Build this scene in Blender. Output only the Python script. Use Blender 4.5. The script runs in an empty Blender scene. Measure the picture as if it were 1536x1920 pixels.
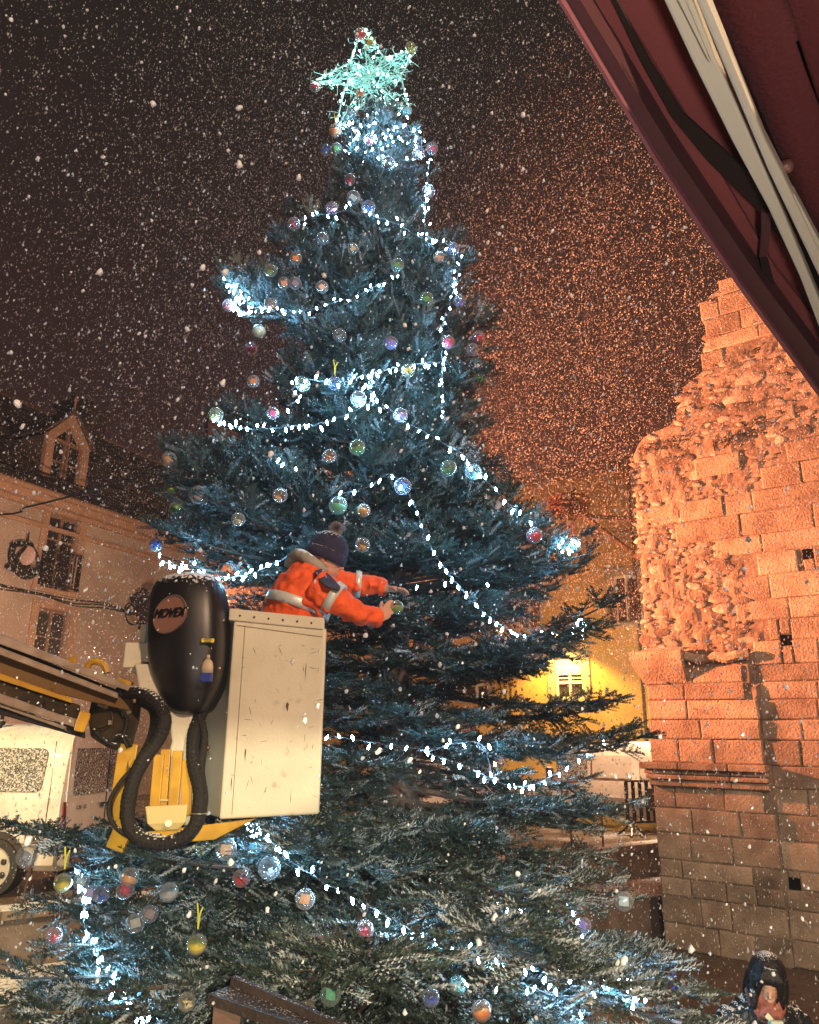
import bpy, math, random
import numpy as np
from mathutils import Vector, Matrix
random.seed(7); rng = np.random.default_rng(7)
R = math.radians
S = bpy.context.scene
C = S.collection

# ------------------------------------------------------------------ camera
CZ = 2.8                       # eye height above the plaza
FPX, TILT, ROLL = 1450.0, 16.3, 0.8
cam = bpy.data.cameras.new("camera"); camo = bpy.data.objects.new("camera", cam); C.objects.link(camo)
cam.sensor_fit = 'HORIZONTAL'; cam.sensor_width = 36.0; cam.lens = 36.0*FPX/1536
cam.clip_start = 0.05; cam.clip_end = 800
CM = Matrix.Rotation(R(90+TILT), 4, 'X') @ Matrix.Rotation(R(ROLL), 4, 'Z')
camo.matrix_world = Matrix.Translation((0, 0, CZ)) @ CM
S.camera = camo
C3 = CM.to_3x3()
EYE = Vector((0, 0, CZ))

# ------------------------------------------------------------------ world: night sky glow over a lit town
w = bpy.data.worlds.new("World"); S.world = w; w.use_nodes = True
nt = w.node_tree; nt.nodes.clear()
out = nt.nodes.new('ShaderNodeOutputWorld'); bg = nt.nodes.new('ShaderNodeBackground')
tc = nt.nodes.new('ShaderNodeTexCoord'); sp = nt.nodes.new('ShaderNodeSeparateXYZ'); cr = nt.nodes.new('ShaderNodeValToRGB')
nt.links.new(tc.outputs['Generated'], sp.inputs[0]); nt.links.new(sp.outputs['Z'], cr.inputs[0])
cr.color_ramp.elements[0].position = 0.0; cr.color_ramp.elements[0].color = (0.070, 0.024, 0.017, 1)
cr.color_ramp.elements[1].position = 0.75; cr.color_ramp.elements[1].color = (0.017, 0.012, 0.0095, 1)
e = cr.color_ramp.elements.new(0.35); e.color = (0.036, 0.015, 0.012, 1)
nt.links.new(cr.outputs[0], bg.inputs[0]); bg.inputs[1].default_value = 1.0
nt.links.new(bg.outputs[0], out.inputs[0])

# ------------------------------------------------------------------ lamps of the place and added lamps
def look(loc, tgt):
    return (Vector(tgt)-Vector(loc)).to_track_quat('-Z', 'Y').to_euler()
def lamp(name, typ, loc, energy, col, tgt=None, size=0.2, angle=60, blend=0.3):
    l = bpy.data.lights.new(name, typ); l.energy = energy; l.color = col
    if typ == 'SPOT': l.spot_size = R(angle); l.spot_blend = blend; l.shadow_soft_size = size
    if typ == 'POINT': l.shadow_soft_size = size
    if typ == 'AREA': l.size = size
    o = bpy.data.objects.new(name, l); C.objects.link(o); o.location = loc
    if tgt: o.rotation_euler = look(loc, tgt)
    return o
FLOOD = (-4.4, 14.5, CZ+2.2)
lamp('orange_floodlight', 'SPOT', FLOOD, 50000, (1.0, 0.27, 0.10), (7.4, 11.4, CZ+5.6), 0.15, 79, 1.0)
lamp('sodium_street_lamp', 'SPOT', (-7.5, 2.0, CZ+3.2), 5400, (1.0, 0.74, 0.38), (-5.5, 9.8, CZ-1.0), 0.15, 50, 0.6)
lamp('square_lamp', 'SPOT', (5.0, -6, CZ+5.0), 6000, (1.0, 0.66, 0.42), (1.0, 12, CZ-0.5), 0.25, 100, 0.7)
lamp('facade_lamp', 'SPOT', (-5.5, 13.5, CZ+1.0), 2900, (1.0, 0.58, 0.36), (-9.5, 22, CZ+3.0), 0.3, 110, 0.8)
lamp('shop_light', 'SPOT', (0.6, -2.5, CZ+0.6), 1600, (1.0, 0.88, 0.58), (-0.6, 4.2, CZ-0.4), 0.03, 100, 0.4)
lamp('added_lamp_by_van', 'SPOT', (4.9, 15.6, CZ+2.6), 1500, (1.0, 0.66, 0.38), (5.0, 18.5, CZ-1.8), 0.15, 110, 0.6)  # added out of sight behind the tower to brighten van and street
lamp('added_lamp_at_ochre_house', 'SPOT', (7.2, 20.5, CZ+0.5), 1500, (1.0, 0.62, 0.34), (3.5, 27, CZ+3.2), 0.15, 125, 0.8)  # added behind the tower to lift the upper ochre facade
lamp('awning_fill', 'POINT', (0.15, -0.6, CZ-0.8), 150, (1.0, 0.84, 0.70), None, 0.12)  # added for the awning underside, which shop_light does not reach

S.view_settings.view_transform = 'Standard'; S.view_settings.look = 'None'
S.view_settings.exposure = 0.0; S.view_settings.gamma = 1.0
try: S.view_settings.use_curve_mapping = False
except Exception: pass
S.render.engine = 'CYCLES'
cy = S.cycles
cy.use_denoising = True; cy.max_bounces = 6; cy.diffuse_bounces = 2; cy.glossy_bounces = 3
cy.transparent_max_bounces = 12; cy.transmission_bounces = 4; cy.sample_clamp_indirect = 4.0
cy.use_adaptive_sampling = True; cy.adaptive_threshold = 0.03; cy.volume_bounces = 0
cy.caustics_reflective = False; cy.caustics_refractive = False

# ------------------------------------------------------------------ helpers
def ray(px, py):
    return C3 @ Vector(((px-768)/FPX, -(py-960)/FPX, -1.0))
def W(px, py, Y):
    d = ray(px, py); return EYE + d*(Y/d.y)
def G(px, py, z):
    d = ray(px, py); return EYE + d*((z-CZ)/d.z)

class Frame:
    def __init__(s, O, az):                 # az: azimuth (deg, from +Y towards +X) of the direction pointing right in the picture
        s.O = Vector(O); s.O.z = 0
        a = R(az); s.d = Vector((math.sin(a), math.cos(a), 0)); s.n = Vector((s.d.y, -s.d.x, 0))
        s.z = Vector((0, 0, 1))
    def pt(s, u, v, w=0.0): return s.O + s.d*u + s.z*v + s.n*w
    def hit(s, px, py, w=0.0):
        r = ray(px, py); t = (s.O + s.n*w - EYE).dot(s.n)/r.dot(s.n); p = EYE + r*t
        return ((p-s.O).dot(s.d), p.z)

def tag(o, label=None, cat=None, group=None, kind=None):
    if label: o['label'] = label
    if cat: o['category'] = cat
    if group: o['group'] = group
    if kind: o['kind'] = kind
    return o
def empty(name, loc, label=None, cat=None, group=None):
    o = bpy.data.objects.new(name, None); o.empty_display_size = 0.1; C.objects.link(o); o.location = loc
    return tag(o, label, cat, group)

class MB:
    def __init__(s): s.v = []; s.f = []
    def add(s, vs, fs):
        b = len(s.v); s.v += [tuple(p) for p in vs]; s.f += [tuple(i+b for i in f) for f in fs]; return s
    def hexa(s, p):    # 8 points: bottom 0-3, top 4-7
        return s.add(p, [(0,3,2,1),(4,5,6,7),(0,1,5,4),(1,2,6,5),(2,3,7,6),(3,0,4,7)])
    def box(s, c, sz, rot=None):
        c = Vector(c); h = Vector(sz)/2; P = []
        for z in (-1, 1):
            for x, y in ((-1,-1),(1,-1),(1,1),(-1,1)):
                q = Vector((x*h.x, y*h.y, z*h.z)); P.append(c + (rot @ q if rot else q))
        return s.hexa(P)
    def fbox(s, F, u0, u1, v0, v1, w0, w1):
        return s.hexa([F.pt(u0,v0,w1),F.pt(u1,v0,w1),F.pt(u1,v0,w0),F.pt(u0,v0,w0),
                       F.pt(u0,v1,w1),F.pt(u1,v1,w1),F.pt(u1,v1,w0),F.pt(u0,v1,w0)])
    def prism(s, pts, ext):
        n = len(pts); ext = Vector(ext); P = [Vector(p) for p in pts]; P += [p+ext for p in P]
        return s.add(P, [tuple(range(n))[::-1], tuple(range(n, 2*n))] + [(i, (i+1) % n, n+(i+1) % n, n+i) for i in range(n)])
    def beam(s, a, b, w, h, up=(0,0,1)):
        a = Vector(a); b = Vector(b); d = (b-a).normalized(); sd = d.cross(Vector(up)).normalized(); u = sd.cross(d)
        P = []
        for q in (a, b):
            P += [q - sd*w/2 - u*h/2, q + sd*w/2 - u*h/2, q + sd*w/2 + u*h/2, q - sd*w/2 + u*h/2]
        return s.hexa(P)
    def tube(s, pts, r, n=8, cap=True, smooth=0):
        pts = [Vector(p) for p in pts]; m = len(pts)
        rr = list(r) if hasattr(r, '__len__') else [r]*m
        if smooth:
            pts, rr = spline(pts, rr, smooth); m = len(pts)
        ref = None; rings = []
        for i in range(m):
            d = (pts[min(i+1, m-1)] - pts[max(i-1, 0)]).normalized()
            if ref is None:
                ref = d.orthogonal().normalized()
            ref = (ref - d*ref.dot(d))
            ref = ref.normalized() if ref.length > 1e-6 else d.orthogonal().normalized()
            q = d.cross(ref)
            rings.append([pts[i] + (ref*math.cos(2*math.pi*k/n) + q*math.sin(2*math.pi*k/n))*rr[i] for k in range(n)])
        V = [p for g in rings for p in g]
        F = [(i*n+k, i*n+(k+1) % n, (i+1)*n+(k+1) % n, (i+1)*n+k) for i in range(m-1) for k in range(n)]
        if cap: F += [tuple(range(n))[::-1], tuple((m-1)*n+k for k in range(n))]
        return s.add(V, F)
    def loft(s, rings, cap=True):
        n = len(rings[0]); m = len(rings); V = [p for g in rings for p in g]
        F = [(i*n+k, i*n+(k+1) % n, (i+1)*n+(k+1) % n, (i+1)*n+k) for i in range(m-1) for k in range(n)]
        if cap: F += [tuple(range(n))[::-1], tuple((m-1)*n+k for k in range(n))]
        return s.add(V, F)
    def ell(s, c, r, nu=14, nv=9, rot=None):
        c = Vector(c); r = Vector((r, r, r)) if not hasattr(r, '__len__') else Vector(r); V = []
        for j in range(nv+1):
            t = math.pi*j/nv
            for k in range(nu):
                a = 2*math.pi*k/nu
                q = Vector((r.x*math.sin(t)*math.cos(a), r.y*math.sin(t)*math.sin(a), r.z*math.cos(t)))
                V.append(c + (rot @ q if rot else q))
        return s.add(V, [(j*nu+k, (j+1)*nu+k, (j+1)*nu+(k+1) % nu, j*nu+(k+1) % nu) for j in range(nv) for k in range(nu)])
    def ring(s, c, r, t, nrm=(0,0,1), n=24, m=6, e=1.0):
        nrm = Vector(nrm).normalized(); a = nrm.orthogonal().normalized(); b = nrm.cross(a)
        P = [Vector(c) + a*math.cos(2*math.pi*k/n)*r + b*math.sin(2*math.pi*k/n)*r*e for k in range(n+1)]
        return s.tube(P, t, m, cap=False)
    def build(s, name, mat, parent=None, smooth=False, local=False):
        me = bpy.data.meshes.new(name)
        off = Vector((0,0,0))
        if parent is not None and not local:
            q = parent
            while q is not None: off += q.location; q = q.parent
        elif parent is None and not local and s.v:
            a = np.array(s.v); off = Vector(((a[:,0].min()+a[:,0].max())/2, (a[:,1].min()+a[:,1].max())/2, a[:,2].min()))
        me.from_pydata([(p[0]-off.x, p[1]-off.y, p[2]-off.z) for p in s.v], [], s.f)
        if mat is not None: me.materials.append(mat)
        if smooth: me.polygons.foreach_set('use_smooth', [True]*len(me.polygons))
        me.validate(); me.update()
        o = bpy.data.objects.new(name, me); C.objects.link(o)
        if parent is not None: o.parent = parent
        elif not local: o.location = off
        return o
def spline(pts, rr, k):
    P = []; Q = []; m = len(pts)
    for i in range(m-1):
        p0 = pts[max(i-1,0)]; p1 = pts[i]; p2 = pts[i+1]; p3 = pts[min(i+2,m-1)]
        for j in range(k):
            t = j/k
            P.append(0.5*((2*p1) + (p2-p0)*t + (2*p0-5*p1+4*p2-p3)*t*t + (3*p1-p0-3*p2+p3)*t*t*t))
            Q.append(rr[i]*(1-t)+rr[i+1]*t)
    P.append(pts[-1]); Q.append(rr[-1]); return P, Q
def remesh(o, vox, sm=4):
    m = o.modifiers.new('remesh', 'REMESH'); m.mode = 'VOXEL'; m.voxel_size = vox; m.use_smooth_shade = True
    if sm:
        n = o.modifiers.new('smooth', 'SMOOTH'); n.factor = 0.5; n.iterations = sm
    return o
def bevel(o, wd, seg=2):
    m = o.modifiers.new('bevel', 'BEVEL'); m.width = wd; m.segments = seg; m.limit_method = 'ANGLE'; m.angle_limit = R(35)
    return o

# ------------------------------------------------------------------ materials
def mat(name, col, rough=0.6, metal=0.0, col2=None, scale=6.0, bump=0.0, bscale=30.0, island=0.0, snow=0.0, snow_scale=25.0, spec=0.5, contrast=(0.35,0.65), coat=0.0):
    m = bpy.data.materials.new(name); m.use_nodes = True; t = m.node_tree; b = t.nodes['Principled BSDF']
    b.inputs['Roughness'].default_value = rough; b.inputs['Metallic'].default_value = metal
    b.inputs['Specular IOR Level'].default_value = spec
    if coat: b.inputs['Coat Weight'].default_value = coat
    tcn = t.nodes.new('ShaderNodeTexCoord'); co = tcn.outputs['Object']
    def noise(sc, det=5):
        n = t.nodes.new('ShaderNodeTexNoise'); n.inputs['Scale'].default_value = sc; n.inputs['Detail'].default_value = det
        t.links.new(co, n.inputs['Vector']); return n.outputs['Fac']
    src = t.nodes.new('ShaderNodeRGB'); src.outputs[0].default_value = (*col, 1); cs = src.outputs[0]
    if col2:
        r = t.nodes.new('ShaderNodeValToRGB'); r.color_ramp.elements[0].position = contrast[0]; r.color_ramp.elements[1].position = contrast[1]
        r.color_ramp.elements[0].color = (*col, 1); r.color_ramp.elements[1].color = (*col2, 1)
        t.links.new(noise(scale), r.inputs[0]); cs = r.outputs[0]
    if island:
        g = t.nodes.new('ShaderNodeNewGeometry'); hs = t.nodes.new('ShaderNodeHueSaturation')
        mr = t.nodes.new('ShaderNodeMapRange'); mr.inputs[3].default_value = 1-island; mr.inputs[4].default_value = 1+island
        t.links.new(g.outputs['Random Per Island'], mr.inputs[0]); t.links.new(mr.outputs[0], hs.inputs['Value'])
        t.links.new(cs, hs.inputs['Color']); cs = hs.outputs[0]
    if snow:
        g = t.nodes.new('ShaderNodeNewGeometry'); sx = t.nodes.new('ShaderNodeSeparateXYZ'); t.links.new(g.outputs['Normal'], sx.inputs[0])
        a = t.nodes.new('ShaderNodeMath'); a.operation = 'ADD'; t.links.new(sx.outputs['Z'], a.inputs[0])
        nn = noise(snow_scale, 3); mm = t.nodes.new('ShaderNodeMath'); mm.operation = 'MULTIPLY'; mm.inputs[1].default_value = 1.6
        t.links.new(nn, mm.inputs[0]); t.links.new(mm.outputs[0], a.inputs[1])
        r = t.nodes.new('ShaderNodeMapRange'); r.inputs[1].default_value = 2.0-snow; r.inputs[2].default_value = 2.15-snow
        t.links.new(a.outputs[0], r.inputs[0])
        mx = t.nodes.new('ShaderNodeMix'); mx.data_type = 'RGBA'; mx.inputs[7].default_value = (0.8,0.82,0.85,1)
        t.links.new(r.outputs[0], mx.inputs[0]); t.links.new(cs, mx.inputs[6]); cs = mx.outputs[2]
    t.links.new(cs, b.inputs['Base Color'])
    if bump:
        bp = t.nodes.new('ShaderNodeBump'); bp.inputs['Strength'].default_value = bump; bp.inputs['Distance'].default_value = 0.02
        t.links.new(noise(bscale, 8), bp.inputs['Height']); t.links.new(bp.outputs[0], b.inputs['Normal'])
    return m
def emis(name, col, st, base=(0.8,0.8,0.8)):
    m = bpy.data.materials.new(name); m.use_nodes = True; b = m.node_tree.nodes['Principled BSDF']
    b.inputs['Base Color'].default_value = (*base, 1); b.inputs['Emission Color'].default_value = (*col, 1); b.inputs['Emission Strength'].default_value = st
    return m
def clear(name, tint=(1,1,1), rim=0.9):
    m = bpy.data.materials.new(name); m.use_nodes = True; t = m.node_tree; t.nodes.clear()
    o = t.nodes.new('ShaderNodeOutputMaterial'); tr = t.nodes.new('ShaderNodeBsdfTransparent'); gl = t.nodes.new('ShaderNodeBsdfGlossy')
    df = t.nodes.new('ShaderNodeBsdfDiffuse'); df.inputs[0].default_value = (*[0.75*c for c in tint], 1)
    ad = t.nodes.new('ShaderNodeMixShader'); ad.inputs[0].default_value = 0.55
    tr.inputs[0].default_value = (*tint, 1); gl.inputs['Roughness'].default_value = 0.08
    lw = t.nodes.new('ShaderNodeLayerWeight'); lw.inputs[0].default_value = 0.35
    mr = t.nodes.new('ShaderNodeMapRange'); mr.inputs[1].default_value = 0.0; mr.inputs[2].default_value = 0.85; mr.inputs[3].default_value = 0.10; mr.inputs[4].default_value = rim
    t.links.new(lw.outputs['Facing'], mr.inputs[0])
    mx = t.nodes.new('ShaderNodeMixShader')
    t.links.new(gl.outputs[0], ad.inputs[1]); t.links.new(df.outputs[0], ad.inputs[2])
    t.links.new(mr.outputs[0], mx.inputs[0]); t.links.new(tr.outputs[0], mx.inputs[1]); t.links.new(ad.outputs[0], mx.inputs[2]); t.links.new(mx.outputs[0], o.inputs[0])
    return m

def text_mb(body, size, depth, origin, xdir, ydir, shear=0.0, sx=1.0):
    cu = bpy.data.curves.new('lettering', 'FONT'); cu.body = body; cu.size = size; cu.extrude = depth/2; cu.align_x = 'CENTER'; cu.align_y = 'CENTER'
    cu.shear = shear; cu.resolution_u = 3; cu.offset = 0.0
    to = bpy.data.objects.new('lettering', cu); C.objects.link(to)
    dg = bpy.context.evaluated_depsgraph_get(); me = to.evaluated_get(dg).to_mesh()
    xd = Vector(xdir).normalized(); yd = Vector(ydir).normalized(); zd = xd.cross(yd)
    o = Vector(origin); mb = MB()
    mb.add([o + xd*v.co.x*sx + yd*v.co.y + zd*v.co.z for v in me.vertices], [tuple(p.vertices) for p in me.polygons])
    to.to_mesh_clear() if hasattr(to, 'to_mesh_clear') else None
    bpy.data.objects.remove(to); bpy.data.curves.remove(cu)
    return mb

def wall_holes(mb, F, u0, u1, v0, v1, holes, depth=0.25):
    us = sorted({u0, u1, *[h[0] for h in holes], *[h[1] for h in holes]}); vs = sorted({v0, v1, *[h[2] for h in holes], *[h[3] for h in holes]})
    for i in range(len(us)-1):
        for j in range(len(vs)-1):
            cu, cv = (us[i]+us[i+1])/2, (vs[j]+vs[j+1])/2
            if any(h[0] < cu < h[1] and h[2] < cv < h[3] for h in holes): continue
            mb.add([F.pt(us[i],vs[j]),F.pt(us[i+1],vs[j]),F.pt(us[i+1],vs[j+1]),F.pt(us[i],vs[j+1])], [(0,1,2,3)])
    for a, b, c, d in holes:
        for p, q in (((a,c),(a,d)), ((a,d),(b,d)), ((b,d),(b,c)), ((b,c),(a,c))):
            mb.add([F.pt(p[0],p[1]),F.pt(q[0],q[1]),F.pt(q[0],q[1],-depth),F.pt(p[0],p[1],-depth)], [(0,1,2,3)])
def window(F, par, u0, u1, v0, v1, fm, gm, sm, transom=0.0, rail=None, surround=0.16, shutter=None, bars=1):
    fr = MB(); t = 0.07; w0, w1 = -0.16, -0.10
    for a, b, c, d in ((u0,u0+t,v0,v1),(u1-t,u1,v0,v1),(u0+t,u1-t,v1-t,v1),(u0+t,u1-t,v0,v0+t),((u0+u1)/2-t*.6,(u0+u1)/2+t*.6,v0+t,v1-t)):
        fr.fbox(F, a, b, c, d, w0, w1)
    H = v1-v0
    for k in range(bars):
        y = v0 + H*(k+1)/(bars+1)
        fr.fbox(F, u0+t, u1-t, y-.02, y+.02, w0+.01, w1-.012)
    if transom: fr.fbox(F, u0+t, u1-t, v1-transom-.05, v1-transom+.05, w0+.005, w1+.02)
    o = fr.build('window', fm, par)
    MB().fbox(F, u0+.01, u1-.01, v0+.01, v1-.01, -0.19, -0.165).build('pane', gm, o)
    if surround:
        s = MB(); q = surround
        s.fbox(F, u0-q, u0, v0, v1+q, 0.002, 0.05); s.fbox(F, u1, u1+q, v0, v1+q, 0.002, 0.05); s.fbox(F, u0, u1, v1, v1+q, 0.002, 0.05)
        s.fbox(F, u0-q-.05, u1+q+.05, v0-.12, v0, -0.10, 0.09)
        s.build('stone_surround', sm, par)
    if shutter:
        s = MB(); n = 9
        for k in range(n):
            y = v1-.05-(k+.5)*(shutter/n); s.fbox(F, u0+t, u1-t, y-shutter/n*.36, y+shutter/n*.36, -.09, -.07)
        s.build('blind', fm, par)
    if rail:
        s = MB(); a, b = u0-.1, u1+.1; h = rail
        s.fbox(F, a, b, v0+h-.03, v0+h, .18, .22); s.fbox(F, a, b, v0+.05, v0+.08, .18, .22)
        for k in range(int((b-a)/.1)+1):
            x = a + k*.1; s.fbox(F, x, x+.02, v0+.08, v0+h-.03, .19, .21)
        s.fbox(F, a, a+.03, v0+.05, v0+h-.031, .0, .179); s.fbox(F, b-.03, b, v0+.05, v0+h-.031, .0, .179)
        s.build('balcony_rail', M['iron'], par)
    return o

M = {}
M['iron'] = mat('wrought_iron', (0.03,0.025,0.025), 0.5, 0.6, snow=0.5)
M['black_plastic'] = mat('black_plastic', (0.009,0.008,0.010), 0.40, 0, bump=0.06, bscale=180, snow=0.62, snow_scale=60, spec=0.6)
M['rubber'] = mat('black_rubber', (0.018,0.016,0.015), 0.7, 0, bump=0.5, bscale=90, snow=0.42, snow_scale=60, spec=0.3)
M['cream_paint'] = mat('scuffed_cream_paint', (0.72,0.67,0.52), 0.5, 0, col2=(0.54,0.50,0.38), scale=3.0, bump=0.08, bscale=60, contrast=(0.3,0.8))
M['yellow_paint'] = mat('worn_yellow_paint', (0.62,0.36,0.03), 0.4, 0, col2=(0.45,0.24,0.03), scale=9, bump=0.05)
M['boom_steel'] = mat('boom_painted_steel', (0.45,0.36,0.28), 0.42, 0.35, col2=(0.30,0.22,0.16), scale=12, bump=0.05, snow=0.3)
M['dark_steel'] = mat('dark_steel', (0.04,0.032,0.025), 0.45, 0.6, col2=(0.09,0.06,0.03), scale=14)
M['wet_paving'] = None
# ------------------------------------------------------------------ ground
def paving(name, col, col2, mortar, sc, rough=0.3, snow_amt=0.5, rot=34):
    m = bpy.data.materials.new(name); m.use_nodes = True; t = m.node_tree; b = t.nodes['Principled BSDF']
    tcn = t.nodes.new('ShaderNodeTexCoord'); mp = t.nodes.new('ShaderNodeMapping'); mp.inputs['Rotation'].default_value = (0,0,R(rot))
    t.links.new(tcn.outputs['Object'], mp.inputs[0])
    br = t.nodes.new('ShaderNodeTexBrick'); br.inputs['Scale'].default_value = sc
    br.inputs['Color1'].default_value = (*col,1); br.inputs['Color2'].default_value = (*col2,1); br.inputs['Mortar'].default_value = (*mortar,1)
    br.inputs['Mortar Size'].default_value = 0.015; br.inputs['Brick Width'].default_value = 0.9
    t.links.new(mp.outputs[0], br.inputs['Vector'])
    n = t.nodes.new('ShaderNodeTexNoise'); n.inputs['Scale'].default_value = 1.3; n.inputs['Detail'].default_value = 8; t.links.new(tcn.outputs['Object'], n.inputs['Vector'])
    n2 = t.nodes.new('ShaderNodeTexNoise'); n2.inputs['Scale'].default_value = 26; n2.inputs['Detail'].default_value = 6; t.links.new(tcn.outputs['Object'], n2.inputs['Vector'])
    mr = t.nodes.new('ShaderNodeMapRange'); mr.inputs[1].default_value = 0.35; mr.inputs[2].default_value = 0.7; mr.inputs[3].default_value = rough*0.5; mr.inputs[4].default_value = rough+0.25
    t.links.new(n.outputs['Fac'], mr.inputs[0]); t.links.new(mr.outputs[0], b.inputs['Roughness'])
    ad = t.nodes.new('ShaderNodeMath'); ad.operation = 'MULTIPLY'; t.links.new(n.outputs['Fac'], ad.inputs[0]); t.links.new(n2.outputs['Fac'], ad.inputs[1])
    r = t.nodes.new('ShaderNodeMapRange'); r.inputs[1].default_value = 0.36-0.12*snow_amt; r.inputs[2].default_value = 0.44-0.12*snow_amt; r.inputs[4].default_value = 0.75
    t.links.new(ad.outputs[0], r.inputs[0])
    mx = t.nodes.new('ShaderNodeMix'); mx.data_type = 'RGBA'; mx.inputs[7].default_value = (0.7,0.7,0.7,1)
    t.links.new(r.outputs[0], mx.inputs[0]); t.links.new(br.outputs['Color'], mx.inputs[6]); t.links.new(mx.outputs[2], b.inputs['Base Color'])
    bp = t.nodes.new('ShaderNodeBump'); bp.inputs['Strength'].default_value = 0.35; bp.inputs['Distance'].default_value = 0.01
    t.links.new(n2.outputs['Fac'], bp.inputs['Height']); t.links.new(bp.outputs[0], b.inputs['Normal'])
    return m
M['wet_paving'] = paving('wet_stone_paving', (0.11,0.075,0.055), (0.15,0.10,0.07), (0.05,0.035,0.025), 1.6, 0.28, 0.05)
M['street'] = paving('street_paving', (0.16,0.12,0.09), (0.20,0.15,0.11), (0.08,0.06,0.04), 2.2, 0.35, 0.7)
M['concrete'] = mat('stained_concrete', (0.26,0.20,0.16), 0.75, 0, col2=(0.14,0.10,0.08), scale=2.6, bump=0.3, bscale=22, snow=0.35, snow_scale=30)
ZT, ZS = 0.55, 1.05      # tread and street level above the plaza
g = MB(); g.add([(-300,-60,0),(300,-60,0),(300,400,0),(-300,400,0)], [(0,1,2,3)])
tag(g.build('ground', M['wet_paving']), kind='structure')
# retaining wall line, plaza side
A1 = G(0, 1715, ZS); B1 = G(1200, 1587, ZS)
dl = (B1-A1); dl.z = 0; dl.normalize(); nl = Vector((dl.y, -dl.x, 0))
a = A1 - dl*14; b = B1 + dl*22; a.z = b.z = 0
back = -nl*260
st = MB(); st.add([a+Vector((0,0,ZS)), b+Vector((0,0,ZS)), b+back+Vector((0,0,ZS)), a+back+Vector((0,0,ZS))], [(0,1,2,3)])
o = st.build('road', M['street']); tag(o, kind='structure')
wl = MB()
wl.hexa([a+nl*0.02, b+nl*0.02, b-nl*0.25, a-nl*0.25] + [p+Vector((0,0,ZS-0.05)) for p in (a+nl*0.02, b+nl*0.02, b-nl*0.25, a-nl*0.25)])
r0 = empty('retaining_wall', (a+b)/2, 'low stained concrete retaining wall holding the street above the plaza', 'wall')
wl.build('wall_face', M['concrete'], r0)
cp = MB(); L = (b-a).length; k = 0; x = 0.0
while x < L:
    w_ = 1.4; p = a + dl*(x+0.004); q = a + dl*min(L, x+w_-0.004)
    zz = Vector((0,0,ZS-0.05)); z2 = Vector((0,0,ZS+0.035))
    cp.hexa([p+nl*0.06+zz, q+nl*0.06+zz, q-nl*0.28+zz, p-nl*0.28+zz, p+nl*0.06+z2, q+nl*0.06+z2, q-nl*0.28+z2, p-nl*0.28+z2]); x += w_
cp.build('coping', mat('coping_stone', (0.33,0.25,0.18), 0.6, 0, col2=(0.22,0.16,0.11), scale=5, bump=0.2, snow=0.5), r0)
# raised stone bench step in front of the wall
fr = MB(); dep = 1.15
P0 = a + nl*0.025; P1 = b + nl*0.025
st2 = MB()
st2.hexa([P0+nl*dep, P1+nl*dep, P1, P0] + [p+Vector((0,0,ZT)) for p in (P0+nl*dep, P1+nl*dep, P1, P0)])
o = st2.build('terrace_step', M['concrete']); tag(o, 'long low stone step running along the foot of the retaining wall', 'step', kind='structure')

# manhole cover
c = G(1192, 1716, 0)
mh = MB(); mh.tube([c+Vector((0,0,0.002)), c+Vector((0,0,0.02))], 0.26, 28); mh.ring(c+Vector((0,0,0.02)), 0.27, 0.018, n=28)
for k in range(-3, 4): mh.box(c+Vector((k*0.06, 0, 0.024)), (0.02, 0.36, 0.008))
tag(mh.build('manhole_cover', mat('worn_iron', (0.35,0.30,0.26), 0.35, 0.7)), 'small round iron manhole cover in the wet plaza beside the tower', 'manhole cover')

# ------------------------------------------------------------------ left house
plaster = mat('ageing_plaster', (0.44,0.36,0.29), 0.9, 0, col2=(0.27,0.215,0.18), scale=0.9, bump=0.15, bscale=9, contrast=(0.3,0.75))
trim = mat('painted_trim', (0.40,0.26,0.17), 0.8, 0, col2=(0.32,0.2,0.13), scale=3, bump=0.1)
wood = mat('old_wood_frames', (0.22,0.13,0.09), 0.6, 0, bump=0.1)
glass = mat('dark_window_glass', (0.03,0.028,0.03), 0.08, 0, spec=0.9)
curtain = mat('curtained_glass', (0.20,0.17,0.15), 0.15, 0, col2=(0.10,0.08,0.08), scale=4, spec=0.8)
tiles = mat('snow_dusted_slates', (0.075,0.05,0.045), 0.7, 0, col2=(0.12,0.085,0.075), scale=18, bump=0.5, bscale=16, island=0.5, snow=0.25, snow_scale=14)
F1 = Frame(W(100, 1040, 21.0), 25.8)
hl = empty('plastered_house', F1.pt(0, ZS), 'long plastered house with slate roof and dormer, left of the Christmas tree', 'house')
u_l, u_r = -9.0, 34.0
ve = F1.hit(100, 955)[1]     # eave bottom (top of the wall)
wins = []
def hole(F, x0, x1, y0, y1):
    xm, ym = (x0+x1)/2, (y0+y1)/2
    return (F.hit(x0, ym)[0], F.hit(x1, ym)[0], F.hit(xm, y1)[1], F.hit(xm, y0)[1])
h1 = hole(F1, 82, 143, 967, 1108); h2 = hole(F1, 60, 122, 1142, 1300)
hs = [h1, (h2[0], h2[1], h2[2], h2[3])]
wdt = h1[1]-h1[0]; sp_ = 4.3
for k in (-1, 2, 3, 4, 5, 6, 7):
    hs.append((h1[0]+k*sp_, h1[1]+k*sp_, h1[2], h1[3])); hs.append((h2[0]+k*sp_, h2[1]+k*sp_, h2[2], h2[3]))
hs = [h for h in hs if h[1] < u_r-.2 and h[0] > u_l+.2]
wm = MB(); wall_holes(wm, F1, u_l, u_r, ZS-.5, ve, hs)
wm.add([F1.pt(u_l,ZS-.5),F1.pt(u_l,ve),F1.pt(u_l,ve,-9),F1.pt(u_l,ZS-.5,-9)], [(0,1,2,3)])
wm.add([F1.pt(u_r,ZS-.5),F1.pt(u_r,ve),F1.pt(u_r,ve,-9),F1.pt(u_r,ZS-.5,-9)], [(3,2,1,0)])
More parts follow.
